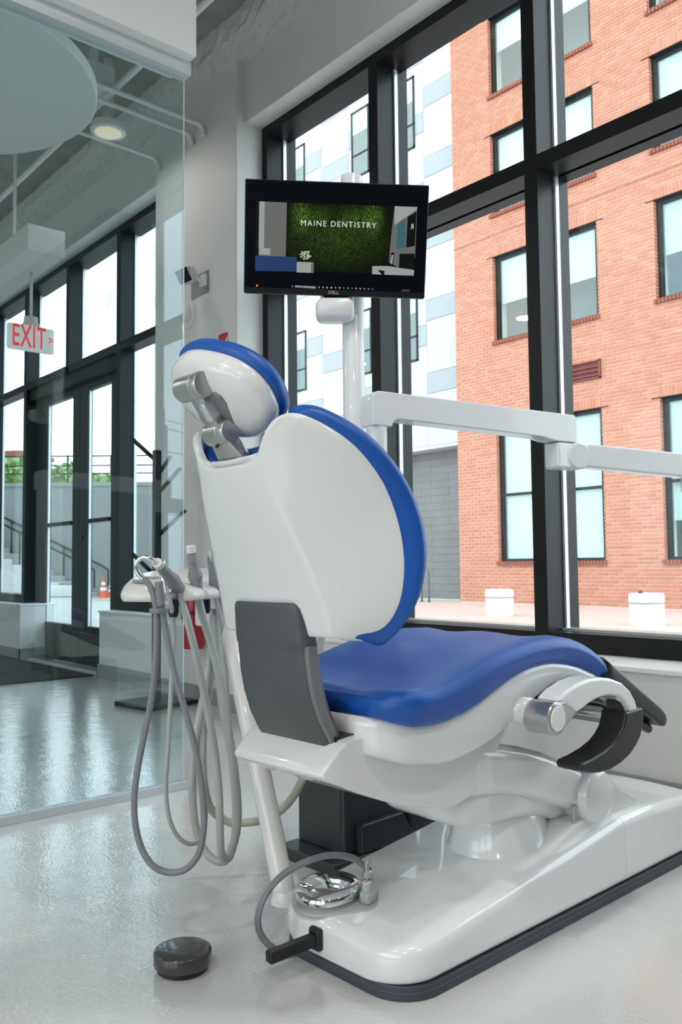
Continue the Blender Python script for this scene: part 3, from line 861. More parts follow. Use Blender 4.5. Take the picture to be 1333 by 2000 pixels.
# ---- armrest folded down
loft('armrest_spigot', [[(u, 0.375 + 0.030 * math.cos(2 * math.pi * k / 24), 0.556 + 0.030 * math.sin(2 * math.pi * k / 24)) for k in range(24)] for u in (0.15, 0.262)], M['chair_white'], chair)
hub = lathe('armrest_hub', [(0.0, 0.0), (0.036, 0.0), (0.0375, 0.002), (0.0375, 0.066), (0.035, 0.069), (0.030, 0.070), (0.030, 0.067), (0.0, 0.067)], M['steel'], chair, (0.258, 0.385, 0.545), (1, 0, 0), 36)
lathe('hub_cap', [(0.0, 0.0672), (0.0285, 0.0672), (0.0285, 0.071), (0.027, 0.0725), (0.0, 0.0735)], M['chair_white'], hub, (0.258, 0.385, 0.545), (1, 0, 0), 36)
wedge = [(0.386, 0.582), (0.43, 0.578), (0.475, 0.553), (0.452, 0.535), (0.42, 0.522), (0.40, 0.512)]
prism('hub_wedge', wedge, 0.262, 0.324, 'x', M['steel'], chair, bevel=0.004)
outer = [(0.392, 0.583), (0.43, 0.601), (0.48, 0.614), (0.53, 0.6195), (0.58, 0.6185), (0.63, 0.611), (0.68, 0.596), (0.72, 0.572), (0.745, 0.545), (0.757, 0.516)]
inner = [(0.712, 0.516), (0.703, 0.533), (0.688, 0.549), (0.66, 0.563), (0.62, 0.571), (0.575, 0.571), (0.53, 0.563), (0.49, 0.551), (0.466, 0.546), (0.44, 0.566)]
prism('armrest', outer + inner, 0.262, 0.325, 'x', M['unit_white'], chair, bevel=0.008)
prism('armrest_liner', [(0.700, 0.520), (0.694, 0.533), (0.68, 0.546), (0.655, 0.557), (0.66, 0.5645), (0.69, 0.5500), (0.706, 0.534), (0.713, 0.520)], 0.268, 0.319, 'x', M['steel'], chair, bevel=0.001)
gout = [(0.774, 0.524), (0.778, 0.500), (0.772, 0.475), (0.757, 0.452), (0.733, 0.432), (0.70, 0.414), (0.66, 0.402), (0.61, 0.394), (0.56, 0.395), (0.51, 0.402), (0.482, 0.411)]
gin = [(0.475, 0.420), (0.482, 0.430), (0.53, 0.434), (0.58, 0.442), (0.62, 0.453), (0.65, 0.467), (0.672, 0.485), (0.684, 0.505), (0.688, 0.522)]
prism('armrest_grip', gout + gin, 0.258, 0.329, 'x', M['black_plastic'], chair, bevel=0.011)

# ---- backrest
EDGE = [(0.135, -0.285, 1.178), (0.150, -0.268, 1.192), (0.168, -0.250, 1.192), (0.188, -0.229, 1.181), (0.210, -0.198, 1.163), (0.232, -0.163, 1.137), (0.247, -0.131, 1.106), (0.258, -0.103, 1.072), (0.266, -0.080, 1.036), (0.272, -0.064, 0.998), (0.277, -0.054, 0.960), (0.279, -0.049, 0.920), (0.278, -0.049, 0.885), (0.273, -0.053, 0.850), (0.264, -0.058, 0.818), (0.249, -0.066, 0.789), (0.229, -0.075, 0.767), (0.205, -0.088, 0.752), (0.180, -0.104, 0.745)]
CREASE = [(0.098, -0.287, 1.122), (0.102, -0.286, 1.112), (0.105, -0.284, 1.098), (0.109, -0.280, 1.082), (0.113, -0.275, 1.062), (0.118, -0.268, 1.040), (0.123, -0.260, 1.016), (0.128, -0.251, 0.992), (0.134, -0.242, 0.968), (0.140, -0.232, 0.944), (0.146, -0.222, 0.920), (0.152, -0.213, 0.896), (0.157, -0.204, 0.872), (0.162, -0.196, 0.848), (0.166, -0.188, 0.825), (0.170, -0.181, 0.803), (0.172, -0.175, 0.782), (0.173, -0.170, 0.763), (0.172, -0.166, 0.750)]
NT = len(EDGE)
NC, NW = 6, 6
def back_row(i, fwd=0.0, grow=0.0):
    e = Vector(EDGE[i]); k = Vector(CREASE[i])
    zc = k.z - (0.022 if i == 0 else 0.0) - 0.006 * (i == 1)
    c = Vector((0.0, k.y - 0.010, zc))
    row = []
    for j in range(NC):
        t = j / NC
        p = c.lerp(k, t)
        p.y = c.y + (k.y - c.y) * t ** 2
        if i == 0:
            p.z = c.z + (k.z - c.z) * t ** 3
        row.append(p)
    for j in range(NW + 1):
        t = j / NW
        p = k.lerp(e, t)
        p.y -= 0.009 * math.sin(math.pi * t)
        row.append(p)
    return row
def back_grid(fwd, grow):
    ax = Vector((0.0, math.cos(R(18)), math.sin(R(18))))
    ctr = Vector((0, -0.2, 0.95))
    rows = []
    for i in range(NT):
        row = back_row(i)
        full = [Vector((-p.x, p.y, p.z)) for p in row[:0:-1]] + row
        out = []
        for p in full:
            q = p.copy()
            d = Vector((q.x, 0, q.z - ctr.z))
            if d.length > 1e-6:
                q += Vector((q.x / 0.27, 0, (q.z - ctr.z) / 0.22)) * grow
            q += ax * fwd
            out.append(tuple(q))
        rows.append(out)
    return rows
shell = loft('back_shell', back_grid(0.010, 0.0), M['chair_white'], chair, closed=False, solid=(0.020, 0.0), sub=2)
me_ = shell.data
ce_at = me_.attributes.new('crease_edge', 'FLOAT', 'EDGE')
ncol = 2 * (NC + NW) + 1
for ed in me_.edges:
    a_, b_ = ed.vertices
    ca, cb = a_ % ncol, b_ % ncol
    if ca == cb and ca in (NW, NW + 2 * NC):
        ce_at.data[ed.index].value = 0.8
def cushion_grid():
    # front pad follows the shell edge; flatter in the middle so that its rim stays proud
    rows = []
    ax = Vector((0.0, math.cos(R(18)), math.sin(R(18))))
    for i in range(NT):
        e = Vector(EDGE[i]); k = Vector(CREASE[i])
        zc = k.z - (0.030 if i == 0 else 0.0) - 0.010 * (i == 1)
        c = Vector((0, k.y + 0.012, zc))
        kk = Vector((k.x, k.y + 0.012, k.z + (-0.004 if i == 0 else 0)))
        half = []
        for j in range(NC):
            t = j / NC
            p = c.lerp(kk, t)
            if i == 0:
                p.z = c.z + (kk.z - c.z) * t ** 3
            half.append(p)
        for j in range(NW + 1):
            t = j / NW
            half.append(kk.lerp(e, t))
        g = 0.006
        low = 0.007 if i == NT - 1 else (0.003 if i == NT - 2 else 0.0)
        full = [Vector((-p.x, p.y, p.z)) for p in half[:0:-1]] + half
        out = []
        for p in full:
            q = p + Vector((p.x / 0.27, 0, (p.z - 0.95) / 0.22)) * g + ax * 0.050 - Vector((0, 0, low))
            out.append(tuple(q))
        rows.append(out)
    return rows
loft('back_cushion', cushion_grid(), M['blue'], chair, closed=False, solid=(0.064, 0.0), sub=2)

# ---- back support arm
def arm_sec(v, z, t, hwv, tilt=0.0):
    pts = rrect(hwv, 0.0, t, 0.012, k=3, crown=0.0001)
    out = []
    for u, q in pts:
        bulge = -0.022 * (1 - (u / hwv) ** 2) * (1 - q / t)
        out.append((u, v + q + bulge, z + tilt * q))
    return out
ba = [arm_sec(v, z, t, hwv) for v, z, t, hwv in ((-0.075, 0.468, 0.045, 0.116), (-0.102, 0.500, 0.048, 0.117), (-0.128, 0.540, 0.048, 0.117), (-0.150, 0.580, 0.048, 0.117), (-0.166, 0.625, 0.046, 0.116), (-0.176, 0.670, 0.044, 0.116), (-0.181, 0.710, 0.042, 0.115), (-0.183, 0.731, 0.040, 0.115), (-0.1855, 0.734, 0.042, 0.116), (-0.187, 0.745, 0.042, 0.1165), (-0.190, 0.770, 0.040, 0.115), (-0.193, 0.795, 0.034, 0.113), (-0.196, 0.810, 0.028, 0.110), (-0.198, 0.818, 0.022, 0.104), (-0.199, 0.8215, 0.016, 0.095))]
loft('back_support', ba, M['arm_grey'], chair)
prism('support_edge', [(-0.098, 0.498), (-0.122, 0.540), (-0.146, 0.580), (-0.163, 0.625), (-0.174, 0.670), (-0.180, 0.715), (-0.180, 0.735), (-0.155, 0.735), (-0.150, 0.70), (-0.142, 0.65), (-0.125, 0.60), (-0.10, 0.55), (-0.065, 0.50)], 0.108, 0.1225, 'x', M['mid_grey'], chair, bevel=0.004)
box('support_socket', (-0.124, -0.112, 0.525), (0.128, -0.03, 0.5475), M['black_plastic'], chair)

# ---- headrest on articulated arm
def superell(a, b, n, p):
    out = []
    for k in range(n):
        t = 2 * math.pi * k / n
        c, s = math.cos(t), math.sin(t)
        out.append((a * math.copysign(abs(c) ** (2 / p), c), b * math.copysign(abs(s) ** (2 / p), s)))
    return out
def dome(levels, n=48, p=2.5):
    return [[(x * (1 - 0.20 * max(0.0, -z / b) ** 1.5), y, z * (0.88 if z < 0 else 1.0)) for x, z in superell(a, b, n, p)] for a, b, y in levels]
HA, HB = 0.158, 0.122
pod = loft('headrest_pod', dome([(0.02, 0.016, -0.060), (0.055, 0.045, -0.0585), (0.085, 0.068, -0.053), (0.106, 0.086, -0.045), (0.117, 0.096, -0.0375), (0.1225, 0.1005, -0.0315), (0.1255, 0.103, -0.024), (0.1275, 0.1048, -0.010), (0.1275, 0.105, 0.0), (0.124, 0.102, 0.003)], p=2.4), M['chair_white'], chair)
pod.location = (0.0, -0.284, 1.253)
pod.matrix_local = Matrix.Translation((0.0, -0.284, 1.253)) @ Matrix.Rotation(R(45), 4, 'X') @ Matrix.Rotation(R(24), 4, 'Y')
loft('headrest_cushion', dome([(0.122, 0.100, 0.001), (0.129, 0.1065, 0.003), (0.1335, 0.1105, 0.011), (0.1340, 0.1110, 0.022), (0.130, 0.1075, 0.034), (0.110, 0.09, 0.041), (0.07, 0.05, 0.036), (0.02, 0.015, 0.033)]), M['blue'], pod)
prism('pod_recess', [(-0.044, -0.040), (0.040, -0.040), (0.050, -0.028), (0.050, 0.030), (0.042, 0.046), (0.030, 0.052), (-0.034, 0.052), (-0.048, 0.042)], -0.0615, -0.045, 'y', M['mid_grey'], pod, bevel=0.004)
UJ = Vector((0.0, -0.369, 1.254))
LJ = Vector((0.0, -0.305, 1.168))
LB = Vector((0.0, -0.272, 1.120))
lathe('upper_joint', [(0.0, -0.042), (0.023, -0.042), (0.0265, -0.038), (0.0265, 0.016), (0.0255, 0.017), (0.0255, 0.019), (0.0265, 0.020), (0.0265, 0.036), (0.0245, 0.039), (0.0, 0.0395)], M['steel'], chair, UJ, (1, 0, 0), 32)
lathe('lower_joint', [(0.0, -0.036), (0.021, -0.036), (0.0245, -0.032), (0.0245, 0.012), (0.0235, 0.013), (0.0235, 0.015), (0.0245, 0.016), (0.0245, 0.033), (0.0225, 0.036), (0.0, 0.0365)], M['steel'], chair, LJ, (1, 0, 0), 32)
dv = (LJ - UJ).normalized()
nv = Vector((1, 0, 0)).cross(dv)
link_secs = []
for t, w_, d_ in ((0.0, 0.023, 0.014), (0.25, 0.021, 0.013), (0.75, 0.021, 0.013), (1.0, 0.023, 0.014)):
    p = UJ.lerp(LJ, t)
    link_secs.append([tuple(p + Vector((x, 0, 0)) + nv * y) for x, y in rrect(w_, -d_, d_, 0.008, k=3)])
loft('link_arm', link_secs, M['steel'], chair)
cl = []
for t, w_, d_ in ((0.30, 0.005, 0.013), (0.33, 0.009, 0.017), (0.38, 0.0105, 0.018), (0.64, 0.0105, 0.018), (0.69, 0.009, 0.017), (0.72, 0.005, 0.013)):
    p = UJ.lerp(LJ, t) + Vector((0.012, 0, 0))
    cl.append([tuple(p + Vector((x, 0, 0)) + nv * y) for x, y in rrect(w_, -d_, d_, 0.006, k=3)])
loft('link_button', cl, M['rail_alu'], chair)
st = []
dv2 = (LB - LJ).normalized(); nv2 = Vector((1, 0, 0)).cross(dv2)
for t, w_, d_ in ((0.0, 0.026, 0.018), (0.4, 0.034, 0.015), (0.8, 0.042, 0.013), (1.35, 0.046, 0.012)):
    p = LJ.lerp(LB, t)
    st.append([tuple(p + Vector((x, 0, 0)) + nv2 * y) for x, y in rrect(w_, -d_, d_, 0.008, k=3)])
loft('stem', st, M['steel'], chair)
lathe('stem_slot', [(0, 0), (0.006, 0), (0.006, 0.002), (0, 0.002)], M['black_plastic'], chair, LJ.lerp(LB, 0.55) + nv2 * 0.0 + Vector((-0.008, -0.02, 0)), (0, -1, 0.3), 4)

# ---- release lever on the rear of the base
box('lever_plate', (-0.068, -0.026, 0.042), (-0.030, -0.008, 0.092), M['black_plastic'], chair, bevel=0.008)
lv = box('release_lever', (-0.012, -0.125, -0.012), (0.012, 0.0, 0.013), M['black_plastic'], chair, bevel=0.004)
lv.location = (-0.049, -0.018, 0.066)
lv.rotation_euler = (R(3), 0, R(-6))

# ==================================================================== FOOT CONTROL on the base
fcx = empty('foot_control', (-1.475 - 0.102, 1.24 + 0.064, 0.1135))
tag(fcx, 'round chrome foot control on a grey plate standing on the chair base', 'foot control')
fcx.rotation_euler = (R(6.7), 0, R(2.2))
pp = []
for k in range(26):
    a = R(100 + 230 * k / 25)
    pp.append((0.088 * math.cos(a), 0.088 * math.sin(a)))
pp += [(0.118, 0.010), (0.122, 0.030), (0.112, 0.052), (0.080, 0.088), (0.060, 0.098), (0.035, 0.097)]
prism('plate', pp, 0.0, 0.008, 'z', M['hose_light'], fcx, bevel=0.002)
lathe('collar', [(0.0, 0.008), (0.074, 0.008), (0.070, 0.018), (0.0, 0.018)], M['grey_plate'], fcx, n=44)
lathe('disc', [(0.068, 0.016), (0.0755, 0.018), (0.0765, 0.022), (0.0765, 0.032), (0.074, 0.036), (0.060, 0.042), (0.030, 0.047), (0.0, 0.0485)], M['chrome'], fcx, n=60, angle=50)
prism('connector_block', [(0.060, 0.060), (0.085, 0.020), (0.112, 0.022), (0.108, 0.052), (0.076, 0.088), (0.045, 0.090)], 0.008, 0.034, 'z', M['hose_light'], fcx, bevel=0.006)
for x, y in ((0.058, 0.078), (0.096, 0.036)):
    lathe('connector', [(0.0, 0.034), (0.011, 0.034), (0.011, 0.050), (0.009, 0.053), (0.0, 0.053)], M['hose_light'], fcx, (x, y, 0), n=18)
    lathe('connector_ring', [(0.0, 0.053), (0.0105, 0.053), (0.0105, 0.059), (0.0, 0.061)], M['chrome'], fcx, (x, y, 0), n=18)
def w2f(p):
    return fcx.matrix_world.inverted() @ Vector(p)
bpy.context.view_layer.update()
tube('stub_tube', [(0.058, 0.078, 0.058), (0.058, 0.078, 0.072), (0.066, 0.080, 0.082)], 0.0055, M['hose_light'], fcx, n=8)
hp_ = [(-1.5280, 1.3724, 0.1640), (-1.5270, 1.3718, 0.1845), (-1.5394, 1.3476, 0.2057), (-1.5585, 1.3010, 0.2198), (-1.5692, 1.2424, 0.2188), (-1.5771, 1.1808, 0.2039), (-1.5797, 1.1342, 0.1766), (-1.5869, 1.1142, 0.1355), (-1.6059, 1.1273, 0.0875), (-1.6075, 1.1520, 0.0498), (-1.6063, 1.1868, 0.0220), (-1.6042, 1.2216, 0.0056), (-1.6151, 1.2644, -0.0131)]
tube('air_tube', [tuple(w2f(p)) for p in hp_], 0.0056, M['hose_dark'], fcx, n=10)
hq_ = [(-1.5288, 1.3796, 0.1597), (-1.5283, 1.3778, 0.1850), (-1.5413, 1.3526, 0.2100), (-1.5621, 1.3072, 0.2233), (-1.5753, 1.2504, 0.2224), (-1.5881, 1.1832, 0.2050), (-1.5909, 1.1367, 0.1751), (-1.5991, 1.1158, 0.1315), (-1.6183, 1.1290, 0.0798), (-1.6178, 1.1565, 0.0385), (-1.6165, 1.1913, 0.0105), (-1.6142, 1.2262, -0.0048), (-1.6169, 1.2627, -0.0178)]
tube('second_tube', [tuple(w2f(p)) for p in hq_], 0.0042, M['hose_dark'], fcx, n=10)

# black puck on the floor
pk = empty('foot_pedal', (-1.7234, 0.9994, 0.0000))
tag(pk, 'round black foot pedal lying on the floor behind the chair', 'pedal')
lathe('foot_ring', [(0.0, 0.0), (0.052, 0.0), (0.056, 0.003), (0.056, 0.014), (0.0, 0.014)], M['black_plastic'], pk, n=40)
lathe('cap', [(0.050, 0.014), (0.0625, 0.014), (0.064, 0.017), (0.0645, 0.040), (0.0625, 0.0445), (0.055, 0.0475), (0.035, 0.0500), (0.0, 0.0515)], M['puck'], pk, n=48, angle=50)

# ==================================================================== DENTAL UNIT: floor box, pole, swing arm
du = empty('dental_unit', (-2.06, 1.80, 0), R(2.2))
tag(du, 'charcoal floor box carrying a white upright pole and white swing arm', 'dental unit')
box('base_plate', (-0.13, -0.20, 0.0), (0.135, 0.50, 0.035), M['unit_dark'], du, bevel=0.005)
box('body', (-0.115, -0.125, 0.035), (0.10, 0.14, 0.44), M['unit_dark'], du, bevel=0.008)
prism('rear_body', [(0.14, 0.035), (0.14, 0.24), (0.20, 0.20), (0.34, 0.17), (0.46, 0.14), (0.48, 0.035)], -0.105, 0.12, 'x', M['unit_dark'], du, bevel=0.012)
prism('side_shelf', [(-0.08, 0.035), (-0.08, 0.12), (0.10, 0.125), (0.16, 0.035)], 0.10, 0.13, 'x', M['unit_dark'], du, bevel=0.006)
box('access_panel', (-0.10, -0.1275, 0.10), (0.085, -0.1245, 0.42), M['unit_dark'], du, bevel=0.004)
lathe('pole', [(0.0, 0.0), (0.0335, 0.0), (0.0335, 1.655), (0.031, 1.66), (0.0, 1.66)], M['unit_white'], du, (0.128, -0.092, 0.44), n=32)
lathe('arm_post', [(0.0, 0.0), (0.031, 0.0), (0.031, 0.888), (0.0, 0.888)], M['unit_white'], du, (0.246, -0.116, 0.41), n=32)
box('bridge', (0.05, -0.155, 0.37), (0.285, -0.04, 0.45), M['unit_dark'], du, bevel=0.01)
# swing arm (frame: origin at the post axis, local y along the arm)
duM = Matrix.Translation((-2.06, 1.80, 0)) @ Matrix.Rotation(R(2.2), 4, 'Z')
def put(o, world_m):
    o.matrix_local = duM.inverted() @ world_m
armM = Matrix.Translation((-1.811, 1.694, 0)) @ Matrix.Rotation(-math.atan2(0.151, 0.9885), 4, 'Z')
prof = [(-0.034, 1.298), (-0.034, 1.375), (-0.028, 1.392), (-0.012, 1.400), (0.30, 1.3985), (0.795, 1.3965), (0.806, 1.386), (0.806, 1.303), (0.715, 1.302), (0.69, 1.304), (0.64, 1.312), (0.06, 1.322), (0.046, 1.318), (0.036, 1.306), (0.036, 1.298)]
o = prism('swing_arm', prof, -0.034, 0.034, 'x', M['unit_white'], du, bevel=0.010)
put(o, armM)
o = box('elbow_block', (-0.034, 0.714, 1.212), (0.034, 0.812, 1.3005), M['unit_white'], du, bevel=0.010)
put(o, armM)
a2M = Matrix.Translation((-1.697, 2.441, 0)) @ Matrix.Rotation(-math.atan2(0.4, 0.9165), 4, 'Z')
o = lathe('elbow_barrel', [(0.0, -0.036), (0.040, -0.036), (0.046, -0.030), (0.046, 0.030), (0.040, 0.036), (0.0, 0.036)], M['unit_white'], du, (0, 0.055, 1.256), (1, 0, 0), 32)
put(o, a2M)
o = prism('second_arm', [(0.05, 1.218), (0.05, 1.294), (0.11, 1.2985), (0.50, 1.277), (0.53, 1.268), (0.53, 1.20), (0.50, 1.1925), (0.11, 1.2175)], -0.030, 0.030, 'x', M['unit_white'], du, bevel=0.009)
put(o, a2M)
o = lathe('arm_end', [(0.0, 1.14), (0.030, 1.14), (0.034, 1.146), (0.034, 1.270), (0.030, 1.280), (0.0, 1.282)], M['unit_white'], du, (0, 0.53, 0), (0, 0, 1), 28)
put(o, a2M)

# ==================================================================== MONITOR
mon = empty('monitor', (-1.872, 1.598, 1.857))
tag(mon, 'black flat monitor on the white pole showing a green moss wall picture', 'monitor')
mx_ = Vector((0.629, 0.777, -0.035)).normalized()
mz_ = Vector((0.757, -0.622, -0.2)); mz_ = (mz_ - mx_ * mz_.dot(mx_)).normalized()
my_ = mz_.cross(mx_)
mon.matrix_world = Matrix.Translation((-1.872, 1.598, 1.857)) @ Matrix((mx_, my_, mz_)).transposed().to_4x4()
W_, H_ = 0.540, 0.325
def scr(name, col, e=0.0, rough=0.25, var=0.0):
    return mat(name, tuple(c * 0.15 for c in col), rough, spec=0.15, var=var, vscale=60, emit=col, estr=e)
S_black = mat('screen_black', (0.004, 0.005, 0.007), 0.15, spec=0.12, var=0.05, vscale=5)
box('casing', (-W_ / 2, -H_ / 2, -0.028), (W_ / 2, H_ / 2, 0.0), M['monitor_black'], mon, bevel=0.004)
box('back_bulge', (-0.16, -0.10, -0.052), (0.16, 0.11, -0.026), M['monitor_black'], mon, bevel=0.012)
box('chin', (-W_ / 2 + 0.001, -H_ / 2 + 0.001, 0.0), (W_ / 2 - 0.001, -H_ / 2 + 0.016, 0.0015), M['monitor_black'], mon)
scrn = box('screen', (-W_ / 2 + 0.004, -H_ / 2 + 0.017, 0.0), (W_ / 2 - 0.004, H_ / 2 - 0.004, 0.0012), S_black, mon)
def SU(u): return -W_ / 2 + u * W_
def SV(v): return H_ / 2 - v * H_
def quad(name, pts, m, zi=1, parent=None):
    z0 = 0.0012 + 0.00025 * (zi - 1)
    return prism(name, [(SU(u), SV(v)) for u, v in pts], z0, z0 + 0.00025, 'z', m, parent or scrn)
# moss picture: procedural leaf noise with the pools of light that are in the picture shown
def moss_mat():
    m, n, l, p = new_mat('screen_moss_picture')
    tc = n.new('ShaderNodeTexCoord')
    t = n.new('ShaderNodeTexNoise'); t.inputs['Scale'].default_value = 260; t.inputs['Detail'].default_value = 3
    l.new(tc.outputs['Object'], t.inputs['Vector'])
    r = n.new('ShaderNodeValToRGB')
    r.color_ramp.elements[0].position = 0.40; r.color_ramp.elements[0].color = (0.004, 0.012, 0.002, 1)
    r.color_ramp.elements[1].position = 0.72; r.color_ramp.elements[1].color = (0.060, 0.115, 0.010, 1)
    l.new(t.outputs['Fac'], r.inputs['Fac'])
    sp = n.new('ShaderNodeSeparateXYZ'); l.new(tc.outputs['Object'], sp.inputs[0])
    acc = None
    for (cx, cy, rx, ry, g) in ((SU(0.31), SV(0.31), 0.035, 0.055, 1.0), (SU(0.41), SV(0.30), 0.03, 0.03, 0.45), (SU(0.60), SV(0.31), 0.05, 0.04, 0.5), (SU(0.70), SV(0.31), 0.035, 0.055, 1.0), (SU(0.51), SV(0.48), 0.17, 0.095, 0.42)):
        a = n.new('ShaderNodeVectorMath'); a.operation = 'SUBTRACT'; a.inputs[1].default_value = (cx, cy, 0)
        l.new(tc.outputs['Object'], a.inputs[0])
        b = n.new('ShaderNodeVectorMath'); b.operation = 'MULTIPLY'; b.inputs[1].default_value = (1 / rx, 1 / ry, 0)
        l.new(a.outputs[0], b.inputs[0])
        c = n.new('ShaderNodeVectorMath'); c.operation = 'LENGTH'; l.new(b.outputs[0], c.inputs[0])
        d = n.new('ShaderNodeMapRange'); d.inputs['From Min'].default_value = 1.25; d.inputs['From Max'].default_value = 0.0
        d.inputs['To Min'].default_value = 0.0; d.inputs['To Max'].default_value = g; d.interpolation_type = 'SMOOTHSTEP'
        l.new(c.outputs['Value'], d.inputs['Value'])
        if acc is None: acc = d.outputs['Result']
        else:
            q = n.new('ShaderNodeMath'); q.operation = 'ADD'; l.new(acc, q.inputs[0]); l.new(d.outputs['Result'], q.inputs[1]); acc = q.outputs[0]
    k = n.new('ShaderNodeMath'); k.operation = 'MULTIPLY_ADD'; k.inputs[1].default_value = 1.5; k.inputs[2].default_value = 0.03
    l.new(acc, k.inputs[0])
    p.inputs['Base Color'].default_value = (0.004, 0.006, 0.003, 1)
    p.inputs['Specular IOR Level'].default_value = 0.15
    p.inputs['Roughness'].default_value = 0.25
    l.new(r.outputs['Color'], p.inputs['Emission Color'])
    l.new(k.outputs[0], p.inputs['Emission Strength'])
    return m
quad('moss_picture', [(0.062, 0.195), (0.938, 0.195), (0.938, 0.795), (0.062, 0.795)], moss_mat(), 1)
G1 = scr('screen_grey_wall', (0.13, 0.13, 0.125), 0.8)
G2 = scr('screen_pale_wall', (0.30, 0.31, 0.31), 0.8)
BL = scr('screen_blue_desk', (0.018, 0.042, 0.12), 0.8, var=0.1)
TE = scr('screen_teal_glass', (0.04, 0.12, 0.13), 0.8)
DK = scr('screen_dark', (0.006, 0.008, 0.007), 0.6)
WH = scr('screen_white_text', (0.62, 0.64, 0.62), 0.85)
FLW = scr('screen_flower', (0.42, 0.44, 0.30), 0.8)
quad('wall_picture', [(0.079, 0.195), (0.228, 0.197), (0.228, 0.672), (0.079, 0.672)], G1, 2)
quad('bright_strip', [(0.079, 0.195), (0.108, 0.195), (0.108, 0.66), (0.079, 0.60)], G2, 3)
quad('dark_strip', [(0.062, 0.195), (0.079, 0.195), (0.079, 0.672), (0.062, 0.672)], DK, 2)
quad('desk_picture', [(0.062, 0.672), (0.287, 0.668), (0.287, 0.800), (0.062, 0.805)], BL, 3)
quad('card_picture', [(0.083, 0.600), (0.142, 0.603), (0.142, 0.660), (0.083, 0.660)], G2, 4)
quad('planter_picture', [(0.289, 0.712), (0.368, 0.712), (0.368, 0.806), (0.289, 0.806)], G2, 3)
quad('planter_side', [(0.368, 0.712), (0.383, 0.712), (0.383, 0.806), (0.368, 0.806)], G1, 3)
for k in range(34):
    a = rnd.uniform(0, 6.28); d = rnd.uniform(0, 1) ** 0.5
    cu_, cv_ = 0.338 + 0.033 * d * math.cos(a), 0.652 + 0.04 * d * math.sin(a)
    rr = 0.0032
    quad('petal', [(cu_ + rr * 1.6 * math.cos(q * 1.2566), cv_ + rr * 2.6 * math.sin(q * 1.2566)) for q in range(5)], FLW, 3 + k % 3)
quad('room_picture', [(0.815, 0.195), (0.938, 0.195), (0.938, 0.640), (0.925, 0.642), (0.925, 0.795), (0.795, 0.69), (0.800, 0.50)], G1, 2)
quad('room_ceiling', [(0.815, 0.195), (0.938, 0.195), (0.938, 0.215), (0.818, 0.36)], G2, 3)
quad('room_window', [(0.835, 0.350), (0.880, 0.305), (0.878, 0.555), (0.832, 0.575)], TE, 4)
quad('room_screen', [(0.888, 0.285), (0.936, 0.235), (0.934, 0.535), (0.886, 0.555)], DK, 4)
text_mesh('mirrored_letter', 'R', 0.022, WH, scrn, Matrix.Translation((SU(0.915), SV(0.37), 0.0022)) @ Matrix.Diagonal((-0.75, 1, 1, 1)), extrude=0.0002)
quad('monitor_picture', [(0.852, 0.61), (0.936, 0.605), (0.934, 0.745), (0.850, 0.735)], DK, 4)
quad('frame_picture', [(0.806, 0.605), (0.822, 0.600), (0.818, 0.725), (0.797, 0.72)], DK, 4)
quad('frame_paper', [(0.808, 0.625), (0.818, 0.622), (0.814, 0.705), (0.802, 0.70)], G2, 5)
quad('counter_picture', [(0.704, 0.728), (0.79, 0.722), (0.936, 0.752), (0.934, 0.800), (0.704, 0.800)], G2, 3)
quad('counter_shadow', [(0.735, 0.760), (0.772, 0.765), (0.772, 0.800), (0.757, 0.800)], DK, 4)
text_mesh('sign_lettering', 'MAINE DENTISTRY', 0.0225, WH, scrn, Matrix.Translation((SU(0.512), SV(0.372), 0.0020)), extrude=0.0002, spacing=1.22)
text_mesh('maker_lettering', 'DELL', 0.0125, scr('logo_grey', (0.30, 0.31, 0.32), 0.5), mon, Matrix.Translation((SU(0.495), -H_ / 2 + 0.008, 0.0018)), extrude=0.0002, bold=0.0004, sx=1.15)
quad('search_pill', [(0.284, 0.922), (0.395, 0.926), (0.398, 0.934), (0.395, 0.944), (0.284, 0.940), (0.281, 0.931)], scr('taskbar_pill', (0.26, 0.28, 0.30), 0.8), 2)
text_mesh('search_text', 'Search', 0.0058, DK, scrn, Matrix.Translation((SU(0.318), SV(0.9325), 0.0020)), extrude=0.0001)
IC = [(0.03, 0.22, 0.55), (0.20, 0.30, 0.50), (0.08, 0.35, 0.50), (0.55, 0.40, 0.10), (0.60, 0.50, 0.05), (0.55, 0.15, 0.10), (0.30, 0.35, 0.32), (0.03, 0.12, 0.45), (0.03, 0.35, 0.12), (0.10, 0.10, 0.10), (0.30, 0.30, 0.30), (0.28, 0.28, 0.28), (0.25, 0.25, 0.28), (0.25, 0.15, 0.40), (0.05, 0.15, 0.40)]
for k, c in enumerate(IC):
    u0 = 0.264 if k == 0 else 0.398 + 0.0228 * k - 0.0228 + 0.012
    m_ = scr('taskbar_icon_%d' % k, c, 0.8)
    quad('taskbar_icon', [(u0, 0.924), (u0 + 0.008, 0.9245), (u0 + 0.008, 0.9385), (u0, 0.938)], m_, 2)
quad('weather_icon', [(0.068, 0.925), (0.079, 0.925), (0.079, 0.943), (0.068, 0.943)], scr('weather_orange', (0.55, 0.20, 0.05), 0.7), 2)
quad('clock_picture', [(0.875, 0.926), (0.915, 0.927), (0.915, 0.931), (0.875, 0.930)], G1, 2)
quad('date_picture', [(0.868, 0.938), (0.915, 0.939), (0.915, 0.943), (0.868, 0.942)], G1, 2)

